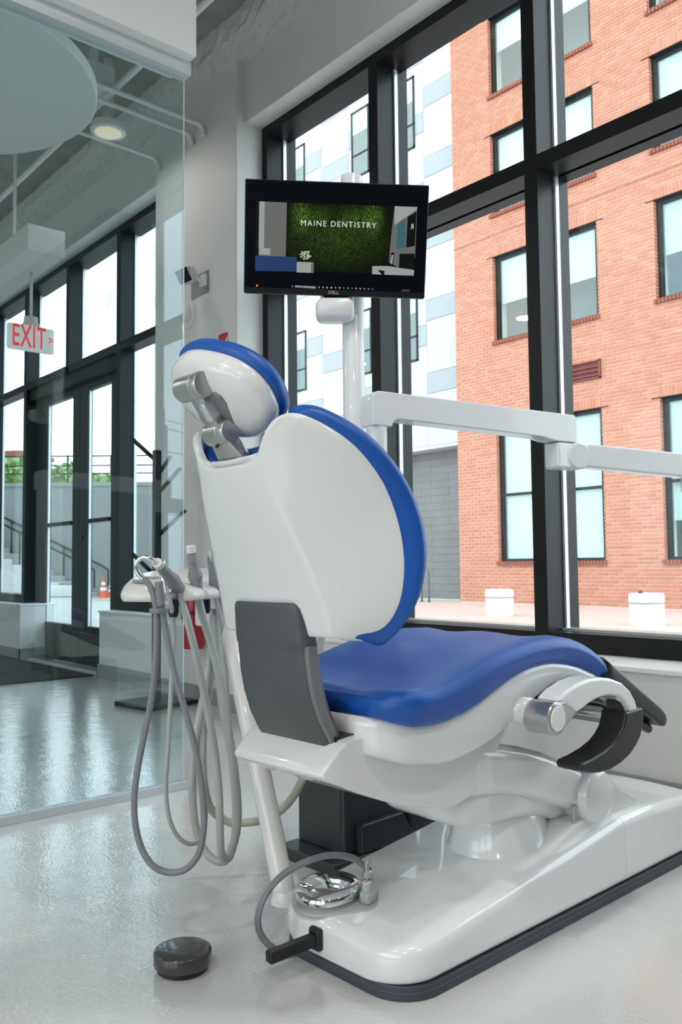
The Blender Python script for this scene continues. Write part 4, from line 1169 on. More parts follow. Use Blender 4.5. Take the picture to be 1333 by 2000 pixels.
# monitor mount on the pole
mm = empty('monitor_mount', (-1.928, 1.706, 1.645))
tag(mm, 'white plastic mount under the monitor clamped to the white pole', 'monitor mount')
mm.rotation_euler = (0, 0, math.atan2(0.777, 0.629))
box('clamp', (-0.095, -0.055, 0.02), (0.005, 0.040, 0.20), M['unit_white'], mm, bevel=0.008)
loft('cover', [[(x - 0.052, y, z) for x, z in rrect(w_, z0, z1, 0.02)] for y, w_, z0, z1 in ((-0.088, 0.050, -0.006, 0.040), (-0.080, 0.055, -0.014, 0.046), (-0.05, 0.058, -0.018, 0.050), (-0.01, 0.056, -0.014, 0.050))], M['unit_white'], mm)
box('swivel', (-0.085, -0.062, 0.050), (-0.015, -0.02, 0.085), M['black_plastic'], mm, bevel=0.003)

# ==================================================================== INSTRUMENT CONSOLE
con = empty('instrument_console', (-1.89, 0.965, 0.80))
tag(con, 'cream white instrument console on a slanted white pole beside the chair back', 'instrument console')
ce_ = Vector((-0.476, 0.879, 0)).normalized()     # along the console
cs_ = Vector((ce_.y, -ce_.x, 0))                  # towards the room side
conM = Matrix.Translation((-1.89, 0.965, 0.80)) @ Matrix((cs_, ce_, Vector((0, 0, 1)))).transposed().to_4x4()
con.matrix_world = conM
cbs = []
for t, w_, zt, zb in ((0.040, 0.016, 0.028, 0.016), (0.047, 0.040, 0.034, 0.012), (0.060, 0.055, 0.041, 0.010), (0.085, 0.066, 0.053, 0.010), (0.12, 0.073, 0.067, 0.010), (0.17, 0.077, 0.080, 0.010), (0.25, 0.078, 0.089, 0.010), (0.40, 0.078, 0.092, 0.010), (0.50, 0.074, 0.091, 0.010), (0.53, 0.06, 0.085, 0.014), (0.54, 0.04, 0.07, 0.02)):
    sec = []
    for x, z in rrect(w_, zb, zt, 0.014):
        drop = 0.55 * (zt - zb) * max(0.0, min(1.0, (x / w_ + 0.35) / 1.2)) if z > (zb + zt) / 2 else 0.0
        sec.append((x - 0.03, t, z - drop * min(1.0, max(0.0, (zt - zb - 0.02) / 0.05))))
    cbs.append(sec)
loft('body', cbs, M['console_white'], con)
HOLD = [0.155, 0.228, 0.300, 0.372, 0.444]
for t in HOLD:
    sec = []
    for x, zb, zt, hwv in ((0.000, 0.010, 0.058, 0.032), (0.040, 0.010, 0.054, 0.036), (0.068, 0.010, 0.044, 0.035), (0.084, 0.012, 0.036, 0.030), (0.088, 0.016, 0.028, 0.026)):
        sec.append([(x, t + u, z) for u, z in rrect(hwv, zb, zt, 0.008, k=3)])
    loft('holder', sec, M['console_white'], con)
for t, wx in ((0.105, 0.018), (0.155, 0.014)):
    box('key_outline', (-0.055 - wx, t - 0.012, 0.056 + 0.14 * (t - 0.1)), (-0.055 + wx, t + 0.012, 0.064 + 0.14 * (t - 0.1)), M['grey_plate'], con, bevel=0.001)
    box('key', (-0.055 - wx + 0.002, t - 0.010, 0.064 + 0.14 * (t - 0.1)), (-0.055 + wx - 0.002, t + 0.010, 0.065 + 0.14 * (t - 0.1)), M['console_white'], con)
box('under_block', (-0.075, 0.40, -0.075), (0.03, 0.53, 0.012), M['console_white'], con, bevel=0.008)
for t in (0.115, 0.275, 0.36, 0.43):
    lathe('hose_plug', [(0.0, -0.030), (0.010, -0.030), (0.013, -0.02), (0.013, 0.012), (0.0, 0.012)], M['black_plastic'], con, (0.035, t, 0.0), n=14)
cinv = conM.inverted()
tube('slanted_pole', [tuple(cinv @ Vector(p)) for p in ((-1.682, 1.256, 0.098), (-1.783, 1.264, 0.34), (-1.90, 1.275, 0.594), (-2.005, 1.290, 0.81))], 0.027, M['console_white'], con, n=22)
lathe('pole_foot', [(0.0, 0.0), (0.038, 0.0), (0.036, 0.012), (0.030, 0.03), (0.0, 0.03)], M['console_white'], con, cinv @ Vector((-1.680, 1.257, 0.092)), (0, 0, 1), 24)

# ---- handpieces (each rests in a holder, its hose hangs from it)
def handpiece(name, base, tip, prof, m, label, hose, hr_, hm, rib=0.0, step=None, extra=None):
    e = empty(name, base)
    tag(e, label, 'handpiece')
    b = Vector(base)
    ax = Vector(tip) - b
    L = ax.length
    lathe('body', [(r, h * L) for r, h in prof], m, e, (0, 0, 0), ax, 22, angle=60)
    tube('hose', [tuple(Vector(p) - b) for p in hose], hr_, hm, e, n=12, step=step, rib=rib)
    return e
GP = [(0.0, -0.02), (0.0135, -0.02), (0.015, 0.10), (0.0155, 0.22), (0.0185, 0.30), (0.0195, 0.38), (0.0175, 0.46), (0.0145, 0.55), (0.0135, 0.72), (0.0125, 0.86), (0.0118, 0.96), (0.0, 0.97)]

h1 = handpiece('suction_handpiece', (-1.9032, 1.0953, 0.8408), (-1.8184, 0.9885, 0.9019), GP, M['hp_grey'],
               'grey suction handpiece with a curved chrome nozzle leaning over the console end',
               [(-1.9034, 1.0954, 0.8383), (-1.9016, 1.1002, 0.8085), (-1.8950, 1.1127, 0.7567), (-1.8870, 1.1287, 0.6856), (-1.8879, 1.1516, 0.5936), (-1.8731, 1.1605, 0.5174), (-1.8678, 1.1751, 0.4270), (-1.8665, 1.1863, 0.3236), (-1.8783, 1.1966, 0.2301), (-1.8966, 1.2128, 0.1585), (-1.9196, 1.2495, 0.1367), (-1.9419, 1.2818, 0.1716), (-1.9523, 1.2922, 0.2609), (-1.9700, 1.2912, 0.3797), (-1.9951, 1.2815, 0.5007), (-2.0252, 1.2811, 0.6227), (-2.0473, 1.2886, 0.7621)],
               0.0105, M['hose_light'], rib=0.0012, step=0.0035)
b1 = Vector((-1.9032, 1.0953, 0.8408))
ax1 = (Vector((-1.8184, 0.9885, 0.9019)) - b1).normalized()
t1 = Vector((-1.8184, 0.9885, 0.9019)) - b1
lathe('collar', [(0.0, -0.004), (0.0125, -0.004), (0.0125, 0.012), (0.0, 0.012)], M['sign_white'], h1, t1, ax1, 18)
hook = [(-1.8093, 0.9755, 0.9080), (-1.8129, 0.9628, 0.9165), (-1.8237, 0.9499, 0.9203), (-1.8321, 0.9411, 0.9096), (-1.8345, 0.9398, 0.8928), (-1.8313, 0.9448, 0.8796), (-1.8248, 0.9533, 0.8698)]
tube('nozzle', [tuple(Vector(p) - b1) for p in hook], 0.0062, M['chrome'], h1, n=12)

h2 = handpiece('suction_handpiece', (-1.9271, 1.1602, 0.8361), (-1.9148, 1.1347, 0.9341), GP, M['hp_grey'],
               'upright grey suction handpiece with a white end cap in the middle holder',
               [(-1.9271, 1.1602, 0.8361), (-1.9260, 1.1642, 0.8068), (-1.9295, 1.1801, 0.7583), (-1.9372, 1.2082, 0.6896), (-1.9240, 1.2234, 0.6094), (-1.9132, 1.2383, 0.5027), (-1.9075, 1.2549, 0.3955), (-1.9053, 1.2675, 0.2883), (-1.9146, 1.2718, 0.2064), (-1.9335, 1.2633, 0.1459), (-1.9610, 1.2491, 0.1185), (-1.9908, 1.2283, 0.1344), (-2.0138, 1.2124, 0.1830), (-2.0263, 1.2058, 0.2621), (-2.0383, 1.2128, 0.3669), (-2.0339, 1.2245, 0.4616), (-2.0336, 1.2469, 0.5555), (-2.0427, 1.2723, 0.6642), (-2.0570, 1.2914, 0.7759)],
               0.0112, M['hose_light'], rib=0.0012, step=0.0035)
b2 = Vector((-1.9271, 1.1602, 0.8361)); a2 = (Vector((-1.9148, 1.1347, 0.9341)) - b2)
lathe('end_cap', [(0.0, -0.002), (0.0122, -0.002), (0.0122, 0.016), (0.0, 0.0165)], M['sign_white'], h2, a2, a2, 18)
lathe('slider', [(0.0, 0.0), (0.005, 0.0), (0.005, 0.004), (0.0, 0.004)], M['mid_grey'], h2, a2 * 0.70 + Vector((0.010, -0.008, 0)), (0.8, -0.6, 0), 12)

GP3 = [(0.0, -0.02), (0.013, -0.02), (0.0145, 0.08), (0.0145, 0.2), (0.0125, 0.34), (0.0105, 0.5), (0.0085, 0.75), (0.0075, 0.93), (0.0, 0.96)]
h3 = handpiece('scaler_handpiece', (-1.9567, 1.2333, 0.8363), (-1.9454, 1.2073, 0.9279), GP3, M['hp_grey'],
               'slim grey scaler handpiece with a wire loop nearest the chair back',
               [(-1.9567, 1.2333, 0.8363), (-1.9567, 1.2365, 0.8034), (-1.9605, 1.2533, 0.7396), (-1.9756, 1.2758, 0.6411), (-1.9682, 1.2805, 0.5178), (-1.9684, 1.2918, 0.3935), (-1.9687, 1.3031, 0.2691), (-1.9763, 1.3045, 0.1587), (-1.9987, 1.2992, 0.1002), (-2.0268, 1.2829, 0.0887), (-2.0671, 1.2639, 0.1186), (-2.0880, 1.2473, 0.2001), (-2.0946, 1.2447, 0.3106), (-2.0856, 1.2589, 0.4359), (-2.0727, 1.2776, 0.5623)],
               0.0062, M['hose_light'], rib=0.0007, step=0.003)
b3 = Vector((-1.9567, 1.2333, 0.8363)); a3 = Vector((-1.9454, 1.2073, 0.9279)) - b3
tube('wire_loop', [tuple(a3 * 0.80 + Vector((0.009, -0.004, 0.0))), tuple(a3 * 1.02 + Vector((0.006, -0.003, 0.004))), tuple(a3 * 1.10), tuple(a3 * 1.02 + Vector((-0.008, 0.004, 0.002))), tuple(a3 * 0.86 + Vector((-0.009, 0.004, 0)))], 0.0015, M['chrome'], h3, n=8)

h4 = handpiece('air_syringe', (-1.8888, 1.0510, 0.8359), (-1.8874, 1.0303, 0.9108), [(0.0, -0.02), (0.0095, -0.02), (0.0105, 0.2), (0.0105, 0.6), (0.0095, 0.85), (0.012, 0.88), (0.0125, 0.97), (0.010, 1.02), (0.0, 1.03)], M['chrome'],
               'polished steel air syringe standing in the end holder behind the suction handpiece',
               [(-1.8888, 1.0510, 0.8359), (-1.8943, 1.0627, 0.8063), (-1.9188, 1.0838, 0.7700), (-1.9555, 1.1076, 0.7150), (-1.9635, 1.1063, 0.6296), (-1.9724, 1.1057, 0.5245), (-1.9814, 1.1050, 0.4194), (-1.9897, 1.1039, 0.3274), (-1.9884, 1.1122, 0.2550), (-1.9863, 1.1349, 0.2030), (-1.9863, 1.1682, 0.1751), (-2.0040, 1.2096, 0.1699), (-2.0267, 1.2425, 0.1940), (-2.0472, 1.2584, 0.2617), (-2.0713, 1.2667, 0.3669), (-2.0810, 1.2759, 0.4766)],
               0.0060, M['hose_light'])
# dark hose loop joined to the curved nozzle
hl_ = empty('suction_hose', (-1.8248, 0.9533, 0.8698))
tag(hl_, 'thick dark grey hose looping low from the curved chrome nozzle', 'hose')
bh = Vector((-1.8248, 0.9533, 0.8698))
loop = [(-1.8248, 0.9533, 0.8698), (-1.8170, 0.9638, 0.8541), (-1.8120, 0.9719, 0.8300), (-1.8099, 0.9776, 0.7951), (-1.8122, 0.9803, 0.7375), (-1.8183, 0.9798, 0.6655), (-1.8290, 0.9752, 0.5815), (-1.8422, 0.9665, 0.5097), (-1.8554, 0.9579, 0.4378), (-1.8655, 0.9528, 0.3659), (-1.8682, 0.9558, 0.2998), (-1.8619, 0.9687, 0.2396), (-1.8423, 0.9876, 0.1991), (-1.8182, 1.0173, 0.1819), (-1.7884, 1.0436, 0.1905), (-1.7680, 1.0644, 0.2213), (-1.7568, 1.0728, 0.2713), (-1.7573, 1.0745, 0.3296), (-1.7582, 1.0668, 0.4015), (-1.7634, 1.0534, 0.4795), (-1.7766, 1.0392, 0.5507), (-1.7856, 1.0225, 0.6169), (-1.7928, 1.0074, 0.6891), (-1.7974, 0.9963, 0.7493), (-1.8005, 0.9885, 0.7950), (-1.8024, 0.9827, 0.8334), (-1.8026, 0.9801, 0.8599)]
tube('hose', [tuple(Vector(p) - bh) for p in loop], 0.0078, M['hose_dark'], hl_, n=12)
tube('sleeve', [tuple(Vector(p) - bh) for p in ((-1.8016, 0.9864, 0.8034), (-1.8024, 0.9827, 0.8334), (-1.8025, 0.9800, 0.8623))], 0.0102, M['hose_dark'], hl_, n=14)
box('clip', tuple(Vector((-1.8248, 0.9762, 0.7886)) - bh - Vector((0.0, 0.010, 0.0))), tuple(Vector((-1.7919, 0.9904, 0.8000)) - bh + Vector((0.010, 0.004, 0.0))), M['hose_dark'], hl_, bevel=0.003)
# beige hose to the floor box
bt_ = empty('drain_hose', (-1.9433, 1.5150, 0.2923))
tag(bt_, 'ribbed beige hose curling from the hanging hoses into the floor box', 'hose')
bb0 = Vector((-1.9433, 1.5150, 0.2923))
tube('hose', [tuple(Vector(p) - bb0) for p in ((-1.9505, 1.5358, 0.3092), (-1.9536, 1.5193, 0.2826), (-1.9619, 1.4978, 0.2447), (-1.9858, 1.4736, 0.2058), (-2.0156, 1.4413, 0.1801), (-2.0484, 1.4041, 0.1690), (-2.0758, 1.3565, 0.1726), (-2.0940, 1.3172, 0.2020), (-2.0981, 1.2929, 0.2453), (-2.0922, 1.2761, 0.3338), (-2.0843, 1.2747, 0.4481), (-2.0811, 1.2962, 0.5882), (-2.0817, 1.3103, 0.7598))], 0.0125, M['hose_tan'], bt_, n=12, step=0.004, rib=0.0016)
# upright ribbed hose behind the seat
uh = empty('supply_hose', (-2.0594, 1.6643, 0.5405))
tag(uh, 'pale ribbed hose seen between the chair back and the seat', 'hose')
bu = Vector((-2.0594, 1.6643, 0.5405))
tube('hose', [tuple(Vector(p) - bu) for p in ((-2.0346, 1.6711, 0.7762), (-2.0446, 1.6698, 0.6662), (-2.0594, 1.6643, 0.5405), (-2.0710, 1.6640, 0.3990), (-2.0797, 1.6656, 0.2732))], 0.0125, M['hose_light'], uh, n=12, step=0.004, rib=0.0014)

# ==================================================================== EXTERIOR
gr = structure(box('ground', (-120, 3.45, -0.30), (90, 90, -0.06), M['street']), 'pale concrete street and pavement outside', 'ground')
gr2 = structure(box('ground_rear', (-120, -90, -0.30), (90, -6.2, -0.06), M['street']), 'pale concrete ground behind the building', 'ground')
pv = structure(box('paving', (-30, 10.4, -0.06), (12, 15.4, -0.02), M['paving']), 'pinkish brick paving in front of the brick building', 'paving')

# ---- brick building
FY = 15.0
bk = empty('brick_building', (-9.0, FY, 0))
tag(bk, 'red brick building with black framed windows across the street', 'building')
BX0, BX1 = -13.25, -5.5
CH, BL_, JT = 0.075, 0.203, 0.017
snap = lambda z: round(z / CH) * CH
COLS = [(-12.10, -9.42), (-8.165, -5.45)]
ROWS = [(snap(a), snap(b)) for a, b in ((0.875, 3.96), (5.87, 7.80), (8.78, 10.62), (11.55, 13.44), (14.35, 15.9))]
VENT = (-10.13, -9.40, snap(4.58), snap(4.93))
ZTOP = 16.5
OPEN = [(c0, c1, r0 - CH, r1 + 3 * CH) for c0, c1 in COLS for r0, r1 in ROWS] + [VENT]
boxes('backing_wall', [((BX0 + 9.0, 0.012, -0.1), (COLS[0][0] + 8.98, 0.5, ZTOP)), ((COLS[0][1] + 9.02, 0.012, -0.1), (COLS[1][0] + 8.98, 0.5, ZTOP))] +
      [((c[0] + 8.98, 0.012, a), (c[1] + 9.02, 0.5, b)) for c in COLS for a, b in zip([-0.1] + [r_[1] + 0.012 for r_ in ROWS], [r_[0] - 0.012 for r_ in ROWS] + [ZTOP])], M['mortar'], bk)
boxes('building_core', [((BX0 + 9.0, 0.9, -0.1), (BX1 + 9.5, 6.0, ZTOP)), ((BX0 + 9.0, 0.4, -0.1), (BX0 + 9.3, 0.9, ZTOP)), ((BX1 + 9.2, 0.0, -0.1), (BX1 + 9.5, 0.9, ZTOP)), ((BX0 + 9.0, 0.02, ZTOP), (BX1 + 9.5, 6.0, ZTOP + 0.3))], M['room_dark'], bk)
brs = []
nc = int(ZTOP / CH)
for i in range(nc):
    z0 = i * CH + JT / 2
    z1 = (i + 1) * CH - JT / 2
    x = BX0 - (0.5 * (BL_ + JT - 0.005) if i % 2 else 0.0)
    while x < BX1:
        segs = [(max(x, BX0), min(x + BL_ - 0.003, BX1))]
        for (o0, o1, q0, q1) in OPEN:
            if z1 > q0 and z0 < q1:
                ns = []
                for a, b in segs:
                    if b <= o0 or a >= o1:
                        ns.append((a, b))
                    else:
                        if a < o0: ns.append((a, o0))
                        if b > o1: ns.append((o1, b))
                segs = ns
        for a, b in segs:
            if b - a > 0.012:
                brs.append((a, b, z0, z1))
        x += BL_ + JT - 0.005
soldiers = []
sills = []
for c0, c1 in COLS:
    for r0, r1 in ROWS:
        n_ = int((c1 - c0 + 0.02) / 0.0725)
        w_ = (c1 - c0) / n_
        for k in range(n_):
            soldiers.append((c0 + k * w_ + JT / 2, c0 + (k + 1) * w_ - JT / 2, r1 + 0.010, r1 + 3 * CH - JT / 2))
            sills.append((c0 - 0.04 + k * (w_ + 0.08 / n_) + JT / 2, c0 - 0.04 + (k + 1) * (w_ + 0.08 / n_) - JT / 2, r0 - CH + 0.004, r0 + 0.012))
full = [q for q in brs if q[1] - q[0] > BL_ - 0.0035]
near = sorted([q for q in full if -9.40 < q[0] and q[1] < -7.5 and 0.05 < q[2] < 4.6], key=lambda q: (q[0] + 0.1) ** 2 + FY ** 2 + (q[2] - 0.9) ** 2)[:290]
nearset = set(near)
v_, f_ = box_vf((-BL_ / 2 + 0.0015, -0.003, -(CH - JT) / 2), (BL_ / 2 - 0.0015, 0.10, (CH - JT) / 2))
bme = bpy.data.meshes.new('brick')
bme.from_pydata(v_, [], f_)
bme.materials.append(M['brick'])
for q in near:
    ob = bpy.data.objects.new('brick', bme)
    COL.objects.link(ob)
    ob.parent = bk
    ob.location = ((q[0] + q[1]) / 2 + 9.0, 0.0, (q[2] + q[3]) / 2)
rest = [q for q in brs if q not in nearset]
def brick_mass(name, lst, m, y0=-0.003):
    V, Fc = [], []
    r3 = random.Random(11)
    for a, b, z0, z1 in lst:
        d = r3.uniform(-0.002, 0.002)
        v, f = box_vf((a + 9.0, y0 + d, z0), (b + 9.0, 0.10, z1))
        n0 = len(V)
        V += v
        Fc += [tuple(i + n0 for i in q) for q in f]
    o = raw(name, V, Fc, m, bk)
    o['kind'] = 'stuff'
    return o
brick_mass('bricks', rest, M['brick'])
brick_mass('lintel_bricks', soldiers, M['brick'], -0.004)
brick_mass('sill_bricks', sills, M['brick_dark'], -0.055)
for c0, c1 in COLS:
    for ri, (r0, r1) in enumerate(ROWS):
        cx = (c0 + c1) / 2 + 9.0
        hw_ = (c1 - c0) / 2
        fr = boxes('window_frame', [((cx - hw_, 0.10, r0), (cx - hw_ + 0.10, 0.17, r1)), ((cx + hw_ - 0.10, 0.10, r0), (cx + hw_, 0.17, r1)), ((cx - hw_ + 0.1, 0.10, r0), (cx + hw_ - 0.1, 0.17, r0 + 0.07)), ((cx - hw_ + 0.1, 0.10, r1 - 0.08), (cx + hw_ - 0.1, 0.17, r1))] +
                   ([((cx - hw_ + 0.1, 0.10, 2.36), (cx + hw_ - 0.1, 0.17, 2.42))] if ri == 0 else []), M['black_frame'], bk)
        box('pane', (cx - hw_ + 0.09, 0.13, r0 + 0.06), (cx + hw_ - 0.09, 0.138, r1 - 0.07), M['far_pane'], fr)
        drop = {0: 0.0, 1: 0.42, 2: 0.22, 3: 0.55, 4: 0.3}[ri]
        if ri == 0 and c0 > -9: drop = 0.22
        bz0 = r0 + 0.07 + (r1 - r0) * drop
        box('blind', (cx - hw_ + 0.11, 0.20, bz0), (cx + hw_ - 0.11, 0.205, r1 - 0.06), M['blind'], fr)
        boxes('lintel_steel', [((cx - hw_ - 0.16, -0.012, r1 - 0.004), (cx + hw_ + 0.16, 0.10, r1 + 0.010))], M['black_frame'], fr)
vt = boxes('louvre_frame', [((VENT[0] + 9, -0.05, VENT[2]), (VENT[1] + 9, 0.03, VENT[2] + 0.03)), ((VENT[0] + 9, -0.05, VENT[3] - 0.03), (VENT[1] + 9, 0.03, VENT[3])), ((VENT[0] + 9, -0.05, VENT[2]), (VENT[0] + 9.03, 0.03, VENT[3])), ((VENT[1] + 8.97, -0.05, VENT[2]), (VENT[1] + 9, 0.03, VENT[3])), ((VENT[0] + 9, 0.006, VENT[2]), (VENT[1] + 9, 0.0115, VENT[3]))], M['louvre'], bk)
for k in range(3):
    z = VENT[2] + 0.06 + 0.09 * k
    prism('louvre_slat', [(-0.045, z), (0.004, z + 0.05), (0.004, z + 0.062), (-0.045, z + 0.022)], VENT[0] + 9.03, VENT[1] + 8.97, 'x', M['louvre'], vt)
boxes('band_joint', [((BX0 + 9.0, -0.006, 8.295), (COLS[0][0] + 9.0, 0.02, 8.315)), ((COLS[0][0] + 9.0, -0.006, 8.295), (BX1 + 9.0, 0.02, 8.315))], M['brick_dark'], bk)

# ---- white panelled building to the left of the brick one
wb = empty('white_building', (-20.0, 15.3, 0))
tag(wb, 'white panelled building with pale grey blocks beside the brick building', 'building')
boxes('backing_wall', [((-8.5, 0.03, 3.75), (6.72, 0.5, 17.0)), ((-8.5, 0.5, 0.0), (6.72, 0.9, 3.75))], M['cladding_white'], wb)
edges = [-13.28, -14.47, -15.75, -17.35, -18.55, -20.35, -21.5, -23.2, -24.4, -26.0, -27.2, -28.5]
WW = [(-15.62, -14.76), (-17.20, -16.48), (-20.25, -19.30), (-23.1, -22.3), (-25.9, -25.1)]
WR = [(5.98, 7.75), (11.5, 13.40), (8.75, 10.5)]
for ci, (b, a) in enumerate(zip(edges[:-1], edges[1:])):
    off = 0.0 if ci % 2 == 0 else 0.95
    z = 3.78 - (0.6 if ci % 2 else 0.0)
    k = 0
    while z < 16.8:
        h = 1.31 if k % 2 == 0 else 0.52
        z1 = min(z + h, 16.9)
        z0_ = max(z, 3.78)
        if z1 > z0_ + 0.05:
            box('panel', (a + 20.0 + 0.006, 0.0 - (0.004 if k % 2 else 0), z0_ + 0.006), (b + 20.0 - 0.006, 0.03, z1 - 0.006), M['cladding_grey'] if k % 2 else M['cladding_white'], wb)
        z = z1
        k += 1
for x0, x1 in WW:
    for ri, (z0, z1) in enumerate(WR[:2]):
        f = boxes('window_frame', [((x0 + 20, -0.03, z0), (x0 + 20.05, 0.02, z1)), ((x1 + 19.95, -0.03, z0), (x1 + 20, 0.02, z1)), ((x0 + 20, -0.03, z0), (x1 + 20, 0.02, z0 + 0.05)), ((x0 + 20, -0.03, z1 - 0.05), (x1 + 20, 0.02, z1)), ((x0 + 20, -0.03, z0 + 0.62), (x1 + 20, 0.02, z0 + 0.66))], M['black_frame'], wb)
        box('pane', (x0 + 20.03, -0.018, z0 + 0.03), (x1 + 19.97, -0.012, z1 - 0.03), M['far_pane'], f)
        box('blind', (x0 + 20.03, -0.009, z0 + 1.25), (x1 + 19.97, -0.006, z1 - 0.03), M['blind'], f)
        box('room_back', (x0 + 20.03, -0.007, z0 + 0.03), (x1 + 19.97, -0.0045, z1 - 0.03), M['room_dark'], f)
r4 = random.Random(5)
zz = 0.0
row = 0
while zz < 3.70:
    x = -13.29 - (0.35 if row % 2 else 0)
    first = True
    while x > -17.2:
        w_ = 0.95 if not first else (0.95 - (0.35 if row % 2 else 0))
        d = r4.uniform(0, 0.008)
        xr = -13.29 if first else x
        box('stone_slab', (xr - w_ + 20.0 + 0.004, 0.46 - d, zz + 0.002), (xr + 20.0 - 0.002, 0.5, zz + 0.185 - 0.002), M['stone'], wb)
        x = xr - w_
        first = False
    zz += 0.185
    row += 1
box('overhang', (-8.5, 0.0, 3.70), (6.72, 0.9, 3.78), M['cladding_white'], wb)

# ---- street furniture
def bollard(p, r, h, label):
    e = empty('bollard', p)
    tag(e, label, 'bollard', 'white concrete bollards outside')
    lathe('drum', [(0.0, 0.0), (r * 0.985, 0.0), (r * 0.985, h * 0.66), (r * 0.96, h * 0.675), (0.0, h * 0.675)], M['bollard'], e, n=32)
    lathe('groove', [(0.0, 0.0), (r * 0.94, 0.0), (r * 0.94, h * 0.04), (0.0, h * 0.04)], M['grey_plate'], e, (0, 0, h * 0.67), n=32)
    lathe('cap', [(0.0, h * 0.71), (r * 0.97, h * 0.71), (r, h * 0.73), (r, h * 0.95), (r * 0.95, h), (0.0, h)], M['bollard'], e, n=32)
    return e
bollard((-9.415, 11.666, -0.02), 0.245, 0.45, 'white concrete bollard on the paving seen below the brick window')
e2 = bollard((-6.449, 11.285, -0.02), 0.245, 0.45, 'white concrete bollard with a small pigeon-like lump on top at the right')
e2['label'] = 'white concrete bollard nearest the right edge, with a brown lump on its cap'
lathe('lump', [(0.0, 0.0), (0.03, 0.0), (0.035, 0.02), (0.02, 0.04), (0.0, 0.045)], M['bark'], e2, (-0.09, 0.0, 0.45), n=12)
e3 = bollard((-14.6924, 6.0798, -0.0600), 0.24, 0.62, 'pale concrete bollard seen through the entrance door glass')
rk = empty('bike_rack', (-14.0, 14.6, -0.02))
tag(rk, 'grey inverted U bike rack beside the stone wall', 'bike rack')
tube('hoop', [(-0.10, 0, 0.0), (-0.10, 0, 0.55), (-0.085, 0, 0.72), (0.0, 0, 0.82), (0.11, 0, 0.72), (0.13, 0, 0.55), (0.13, 0, 0.0)], 0.024, M['rack'], rk, n=10)
for x in (-0.10, 0.13):
    lathe('foot', [(0, 0), (0.06, 0), (0.06, 0.01), (0, 0.01)], M['rack'], rk, (x, 0, 0), n=16)

# ---- retaining wall, stairs and rail beyond the entrance
rwA, rwB = Vector((-26.6, 9.0, 0)), Vector((-23.4, 12.75, 0))
dirw = (rwB - rwA).normalized()
nw = Vector((-dirw.y, dirw.x, 0))
def wallM(origin):
    return Matrix.Translation(origin) @ Matrix((dirw, nw, Vector((0, 0, 1)))).transposed().to_4x4()
rw = empty('retaining_wall')
tag(rw, 'tall grey concrete retaining wall across the street beyond the entrance doors', 'wall')
rw.matrix_world = wallM(rwA)
Lw = (rwB - rwA).length
box('wall_face', (-5.0, 0.0, -0.1), (Lw + 1.5, 0.8, 3.35), M['retaining'], rw)
box('coping', (-5.0, -0.05, 3.35), (Lw + 1.5, 0.85, 3.47), M['retaining'], rw, bevel=0.01)
rl = empty('guard_rail')
tag(rl, 'thin black guard rail along the top of the retaining wall', 'railing')
rl.matrix_world = wallM(rwA + Vector((0, 0, 3.47)))
for z in (0.30, 0.55, 0.85):
    box('rail', (-5.0, 0.38, z), (Lw + 1.5, 0.42, z + 0.04), M['black_frame'], rl)
for k in range(9):
    x = -4.8 + k * 1.35
    box('post', (x, 0.38, 0.0), (x + 0.05, 0.42, 0.9), M['black_frame'], rl)
sr = empty('stairs')
tag(sr, 'pale concrete stairs rising along the retaining wall', 'stairs')
sr.matrix_world = wallM(rwA + Vector((0, 0, -0.06)))
for k in range(11):
    box('step', (Lw * 0.62 - 0.33 * (k + 1), -1.7, 0.0), (Lw * 0.62 - 0.33 * k, -0.02, 0.17 * (k + 1)), M['street'], sr, bevel=0.01)
box('landing', (Lw * 0.62 - 0.33 * 11 - 3.0, -1.7, 0.0), (Lw * 0.62 - 0.33 * 11, -0.02, 1.87), M['street'], sr)
hrl = empty('stair_handrail')
tag(hrl, 'dark handrail sloping down beside the pale concrete stairs', 'handrail')
hrl.matrix_world = wallM(rwA + Vector((0, 0, -0.06)))
x0_ = Lw * 0.62
for yy in (-1.62, -0.15):
    tube('rail', [(x0_ + 0.35, yy, 0.35), (x0_ + 0.35, yy, 0.85), (x0_ + 0.1, yy, 1.0), (x0_ - 1.8, yy, 1.95), (x0_ - 3.6, yy, 2.85), (x0_ - 4.0, yy, 2.85), (x0_ - 4.0, yy, 2.3)], 0.03, M['black_frame'], hrl, n=8, smooth_path=False)
    for k in range(5):
        x = x0_ - 0.2 - 0.8 * k
        tube('post', [(x, yy, 0.17 * max(1, int((x0_ - x) / 0.33) + 1)), (x, yy, 1.05 + 0.515 * (x0_ - x))], 0.022, M['black_frame'], hrl, n=8, smooth_path=False)
def cone(p, h, label):
    e = empty('traffic_cone', p)
    tag(e, label, 'traffic cone', 'orange traffic cones across the street')
    r0 = h * 0.22
    box('foot', (-r0 * 1.25, -r0 * 1.25, 0), (r0 * 1.25, r0 * 1.25, h * 0.05), M['cone_orange'], e, bevel=0.01)
    lathe('cone', [(0.0, h * 0.05), (r0, h * 0.05), (r0 * 0.2, h), (0.0, h)], M['cone_orange'], e, n=20)
    for a, b in ((0.40, 0.55), (0.66, 0.80)):
        ra = lambda q: r0 * (1 - 0.8 * (q - 0.05) / 0.95) + 0.004
        lathe('band', [(ra(a), h * a), (ra(b), h * b)], M['cone_white'], e, n=20)
    return e
cone((-23.4923, 10.9763, -0.0600), 0.62, 'orange traffic cone with white bands seen through the door')
cone((-23.6567, 11.2947, -0.0600), 0.50, 'fainter orange traffic cone standing farther back by the stairs')

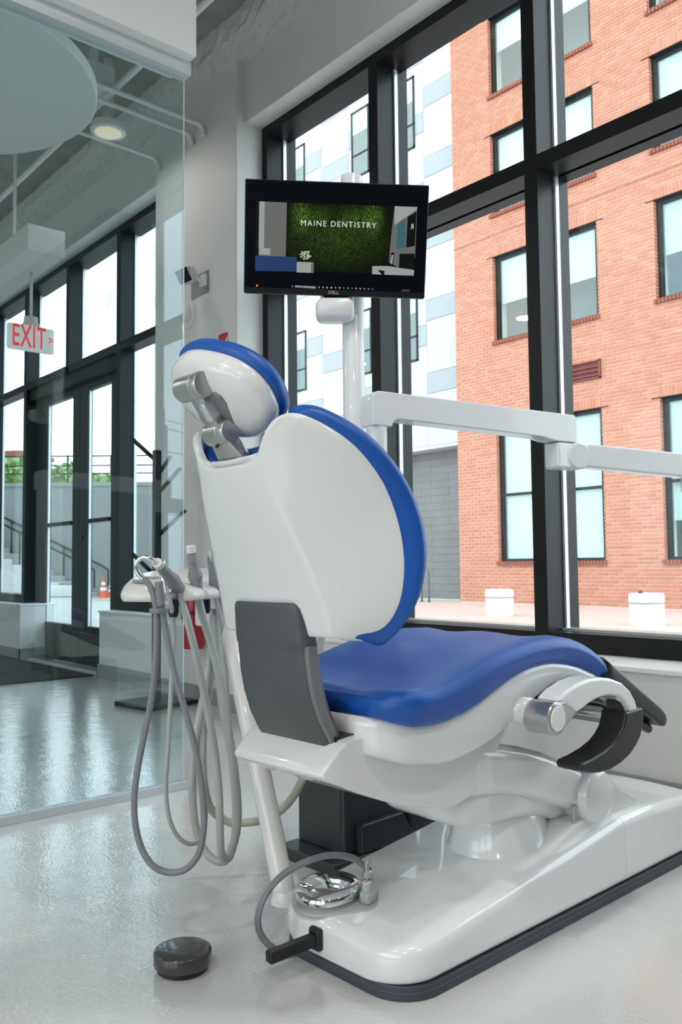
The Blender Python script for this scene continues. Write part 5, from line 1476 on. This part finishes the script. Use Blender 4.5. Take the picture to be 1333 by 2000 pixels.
# ---- trees above the wall
def tree(name, p, h, r, seed, label):
    e = empty(name, p)
    tag(e, label, 'tree', 'trees above the retaining wall')
    q = random.Random(seed)
    tube('trunk', [(0, 0, 0), (0.05, 0.02, h * 0.3), (0.0, 0.05, h * 0.6)], 0.16, M['bark'], e, n=8, per=3)
    V, Fc = [], []
    for k in range(1500):
        d = Vector((q.gauss(0, 1), q.gauss(0, 1), q.gauss(0, 1))).normalized() * (q.uniform(0.35, 1.0) ** 0.5)
        lump = 1 + 0.25 * math.sin(d.x * 7 + seed) * math.cos(d.z * 6 + d.y * 5)
        c = Vector((d.x * r * lump, d.y * r * lump, h * 0.68 + d.z * h * 0.34 * lump))
        a = Vector((q.gauss(0, 1), q.gauss(0, 1), q.gauss(0, 1))).normalized()
        b = a.orthogonal().normalized()
        s_ = q.uniform(0.10, 0.2)
        n0 = len(V)
        V += [tuple(c + a * s_), tuple(c + b * s_ * 0.6), tuple(c - a * s_), tuple(c - b * s_ * 0.6)]
        Fc.append((n0, n0 + 1, n0 + 2, n0 + 3))
    o = raw('foliage', V, Fc, M['leaf'], e)
    o['kind'] = 'stuff'
    return e
tree('leafy_tree', (-38.7643, 16.1954, 2.7357), 2.9, 1.5, 1, 'green leafy tree above the wall seen through the farther entrance door')
tree('leafy_tree', (-41.4696, 19.1809, 2.9008), 2.6, 1.4, 2, 'green leafy tree above the wall seen through the nearer entrance door')
tree('leafy_tree', (-38.0606, 13.9457, 2.6634), 3.0, 1.2, 3, 'green leafy tree above the wall seen through the sidelight beside the doors')
tree('leafy_tree', (-43.9200, 19.4061, 2.8625), 2.2, 0.8, 4, 'low green tree top between the two entrance doors')
fb = empty('distant_house', (-60.1851, 21.9487, 3.3253))
tag(fb, 'distant ochre building with a flat roof above the trees', 'building')
fb.rotation_euler = (0, 0, R(40))
box('walls', (-1.0, -2, -4), (1.0, 2, 5.2), M['far_yellow'], fb)
box('roof', (-1.2, -2.3, 5.2), (1.2, 2.3, 5.5), M['brick_dark'], fb)
for x in (-0.5, 0.5):
    f = box('window', (x - 0.3, -2.05, 3.2), (x + 0.3, -1.98, 4.6), M['black_frame'], fb)
    box('pane', (x - 0.25, -2.06, 3.26), (x + 0.25, -2.052, 4.54), M['far_pane'], f)

# utility pole on the far side of the street (seen mirrored in the partition)
up_ = empty('utility_pole', (-6.16 + 35.894, 19.7, -0.06))
tag(up_, 'grey utility pole with crossarm and wires, mirrored in the glass partition', 'utility pole')
lathe('pole', [(0, 0), (0.30, 0), (0.24, 7.6), (0.0, 7.6)], M['pole_grey'], up_, n=14)
lathe('insulator', [(0, 7.6), (0.12, 7.6), (0.12, 8.4), (0, 8.4)], M['pole_grey'], up_, n=12)
dW = Vector((0.48, -0.87, 0))
tube('brace', [(0, 0, 4.6), tuple(Vector((-0.45, -0.87, 0)) * 2.6 + Vector((0, 0, 5.9)))], 0.09, M['pole_grey'], up_, n=8, smooth_path=False)
for z in (7.9, 7.5, 6.4, 4.0, 3.4):
    tube('wire', [tuple(Vector((-0.45, -0.87, 0)) * 14 + Vector((0, 0, z + 0.1))), (0, 0, z), tuple(Vector((0.45, 0.87, 0)) * 14 + Vector((0, 0, z)))], 0.022, M['pole_grey'], up_, n=6, smooth_path=False)
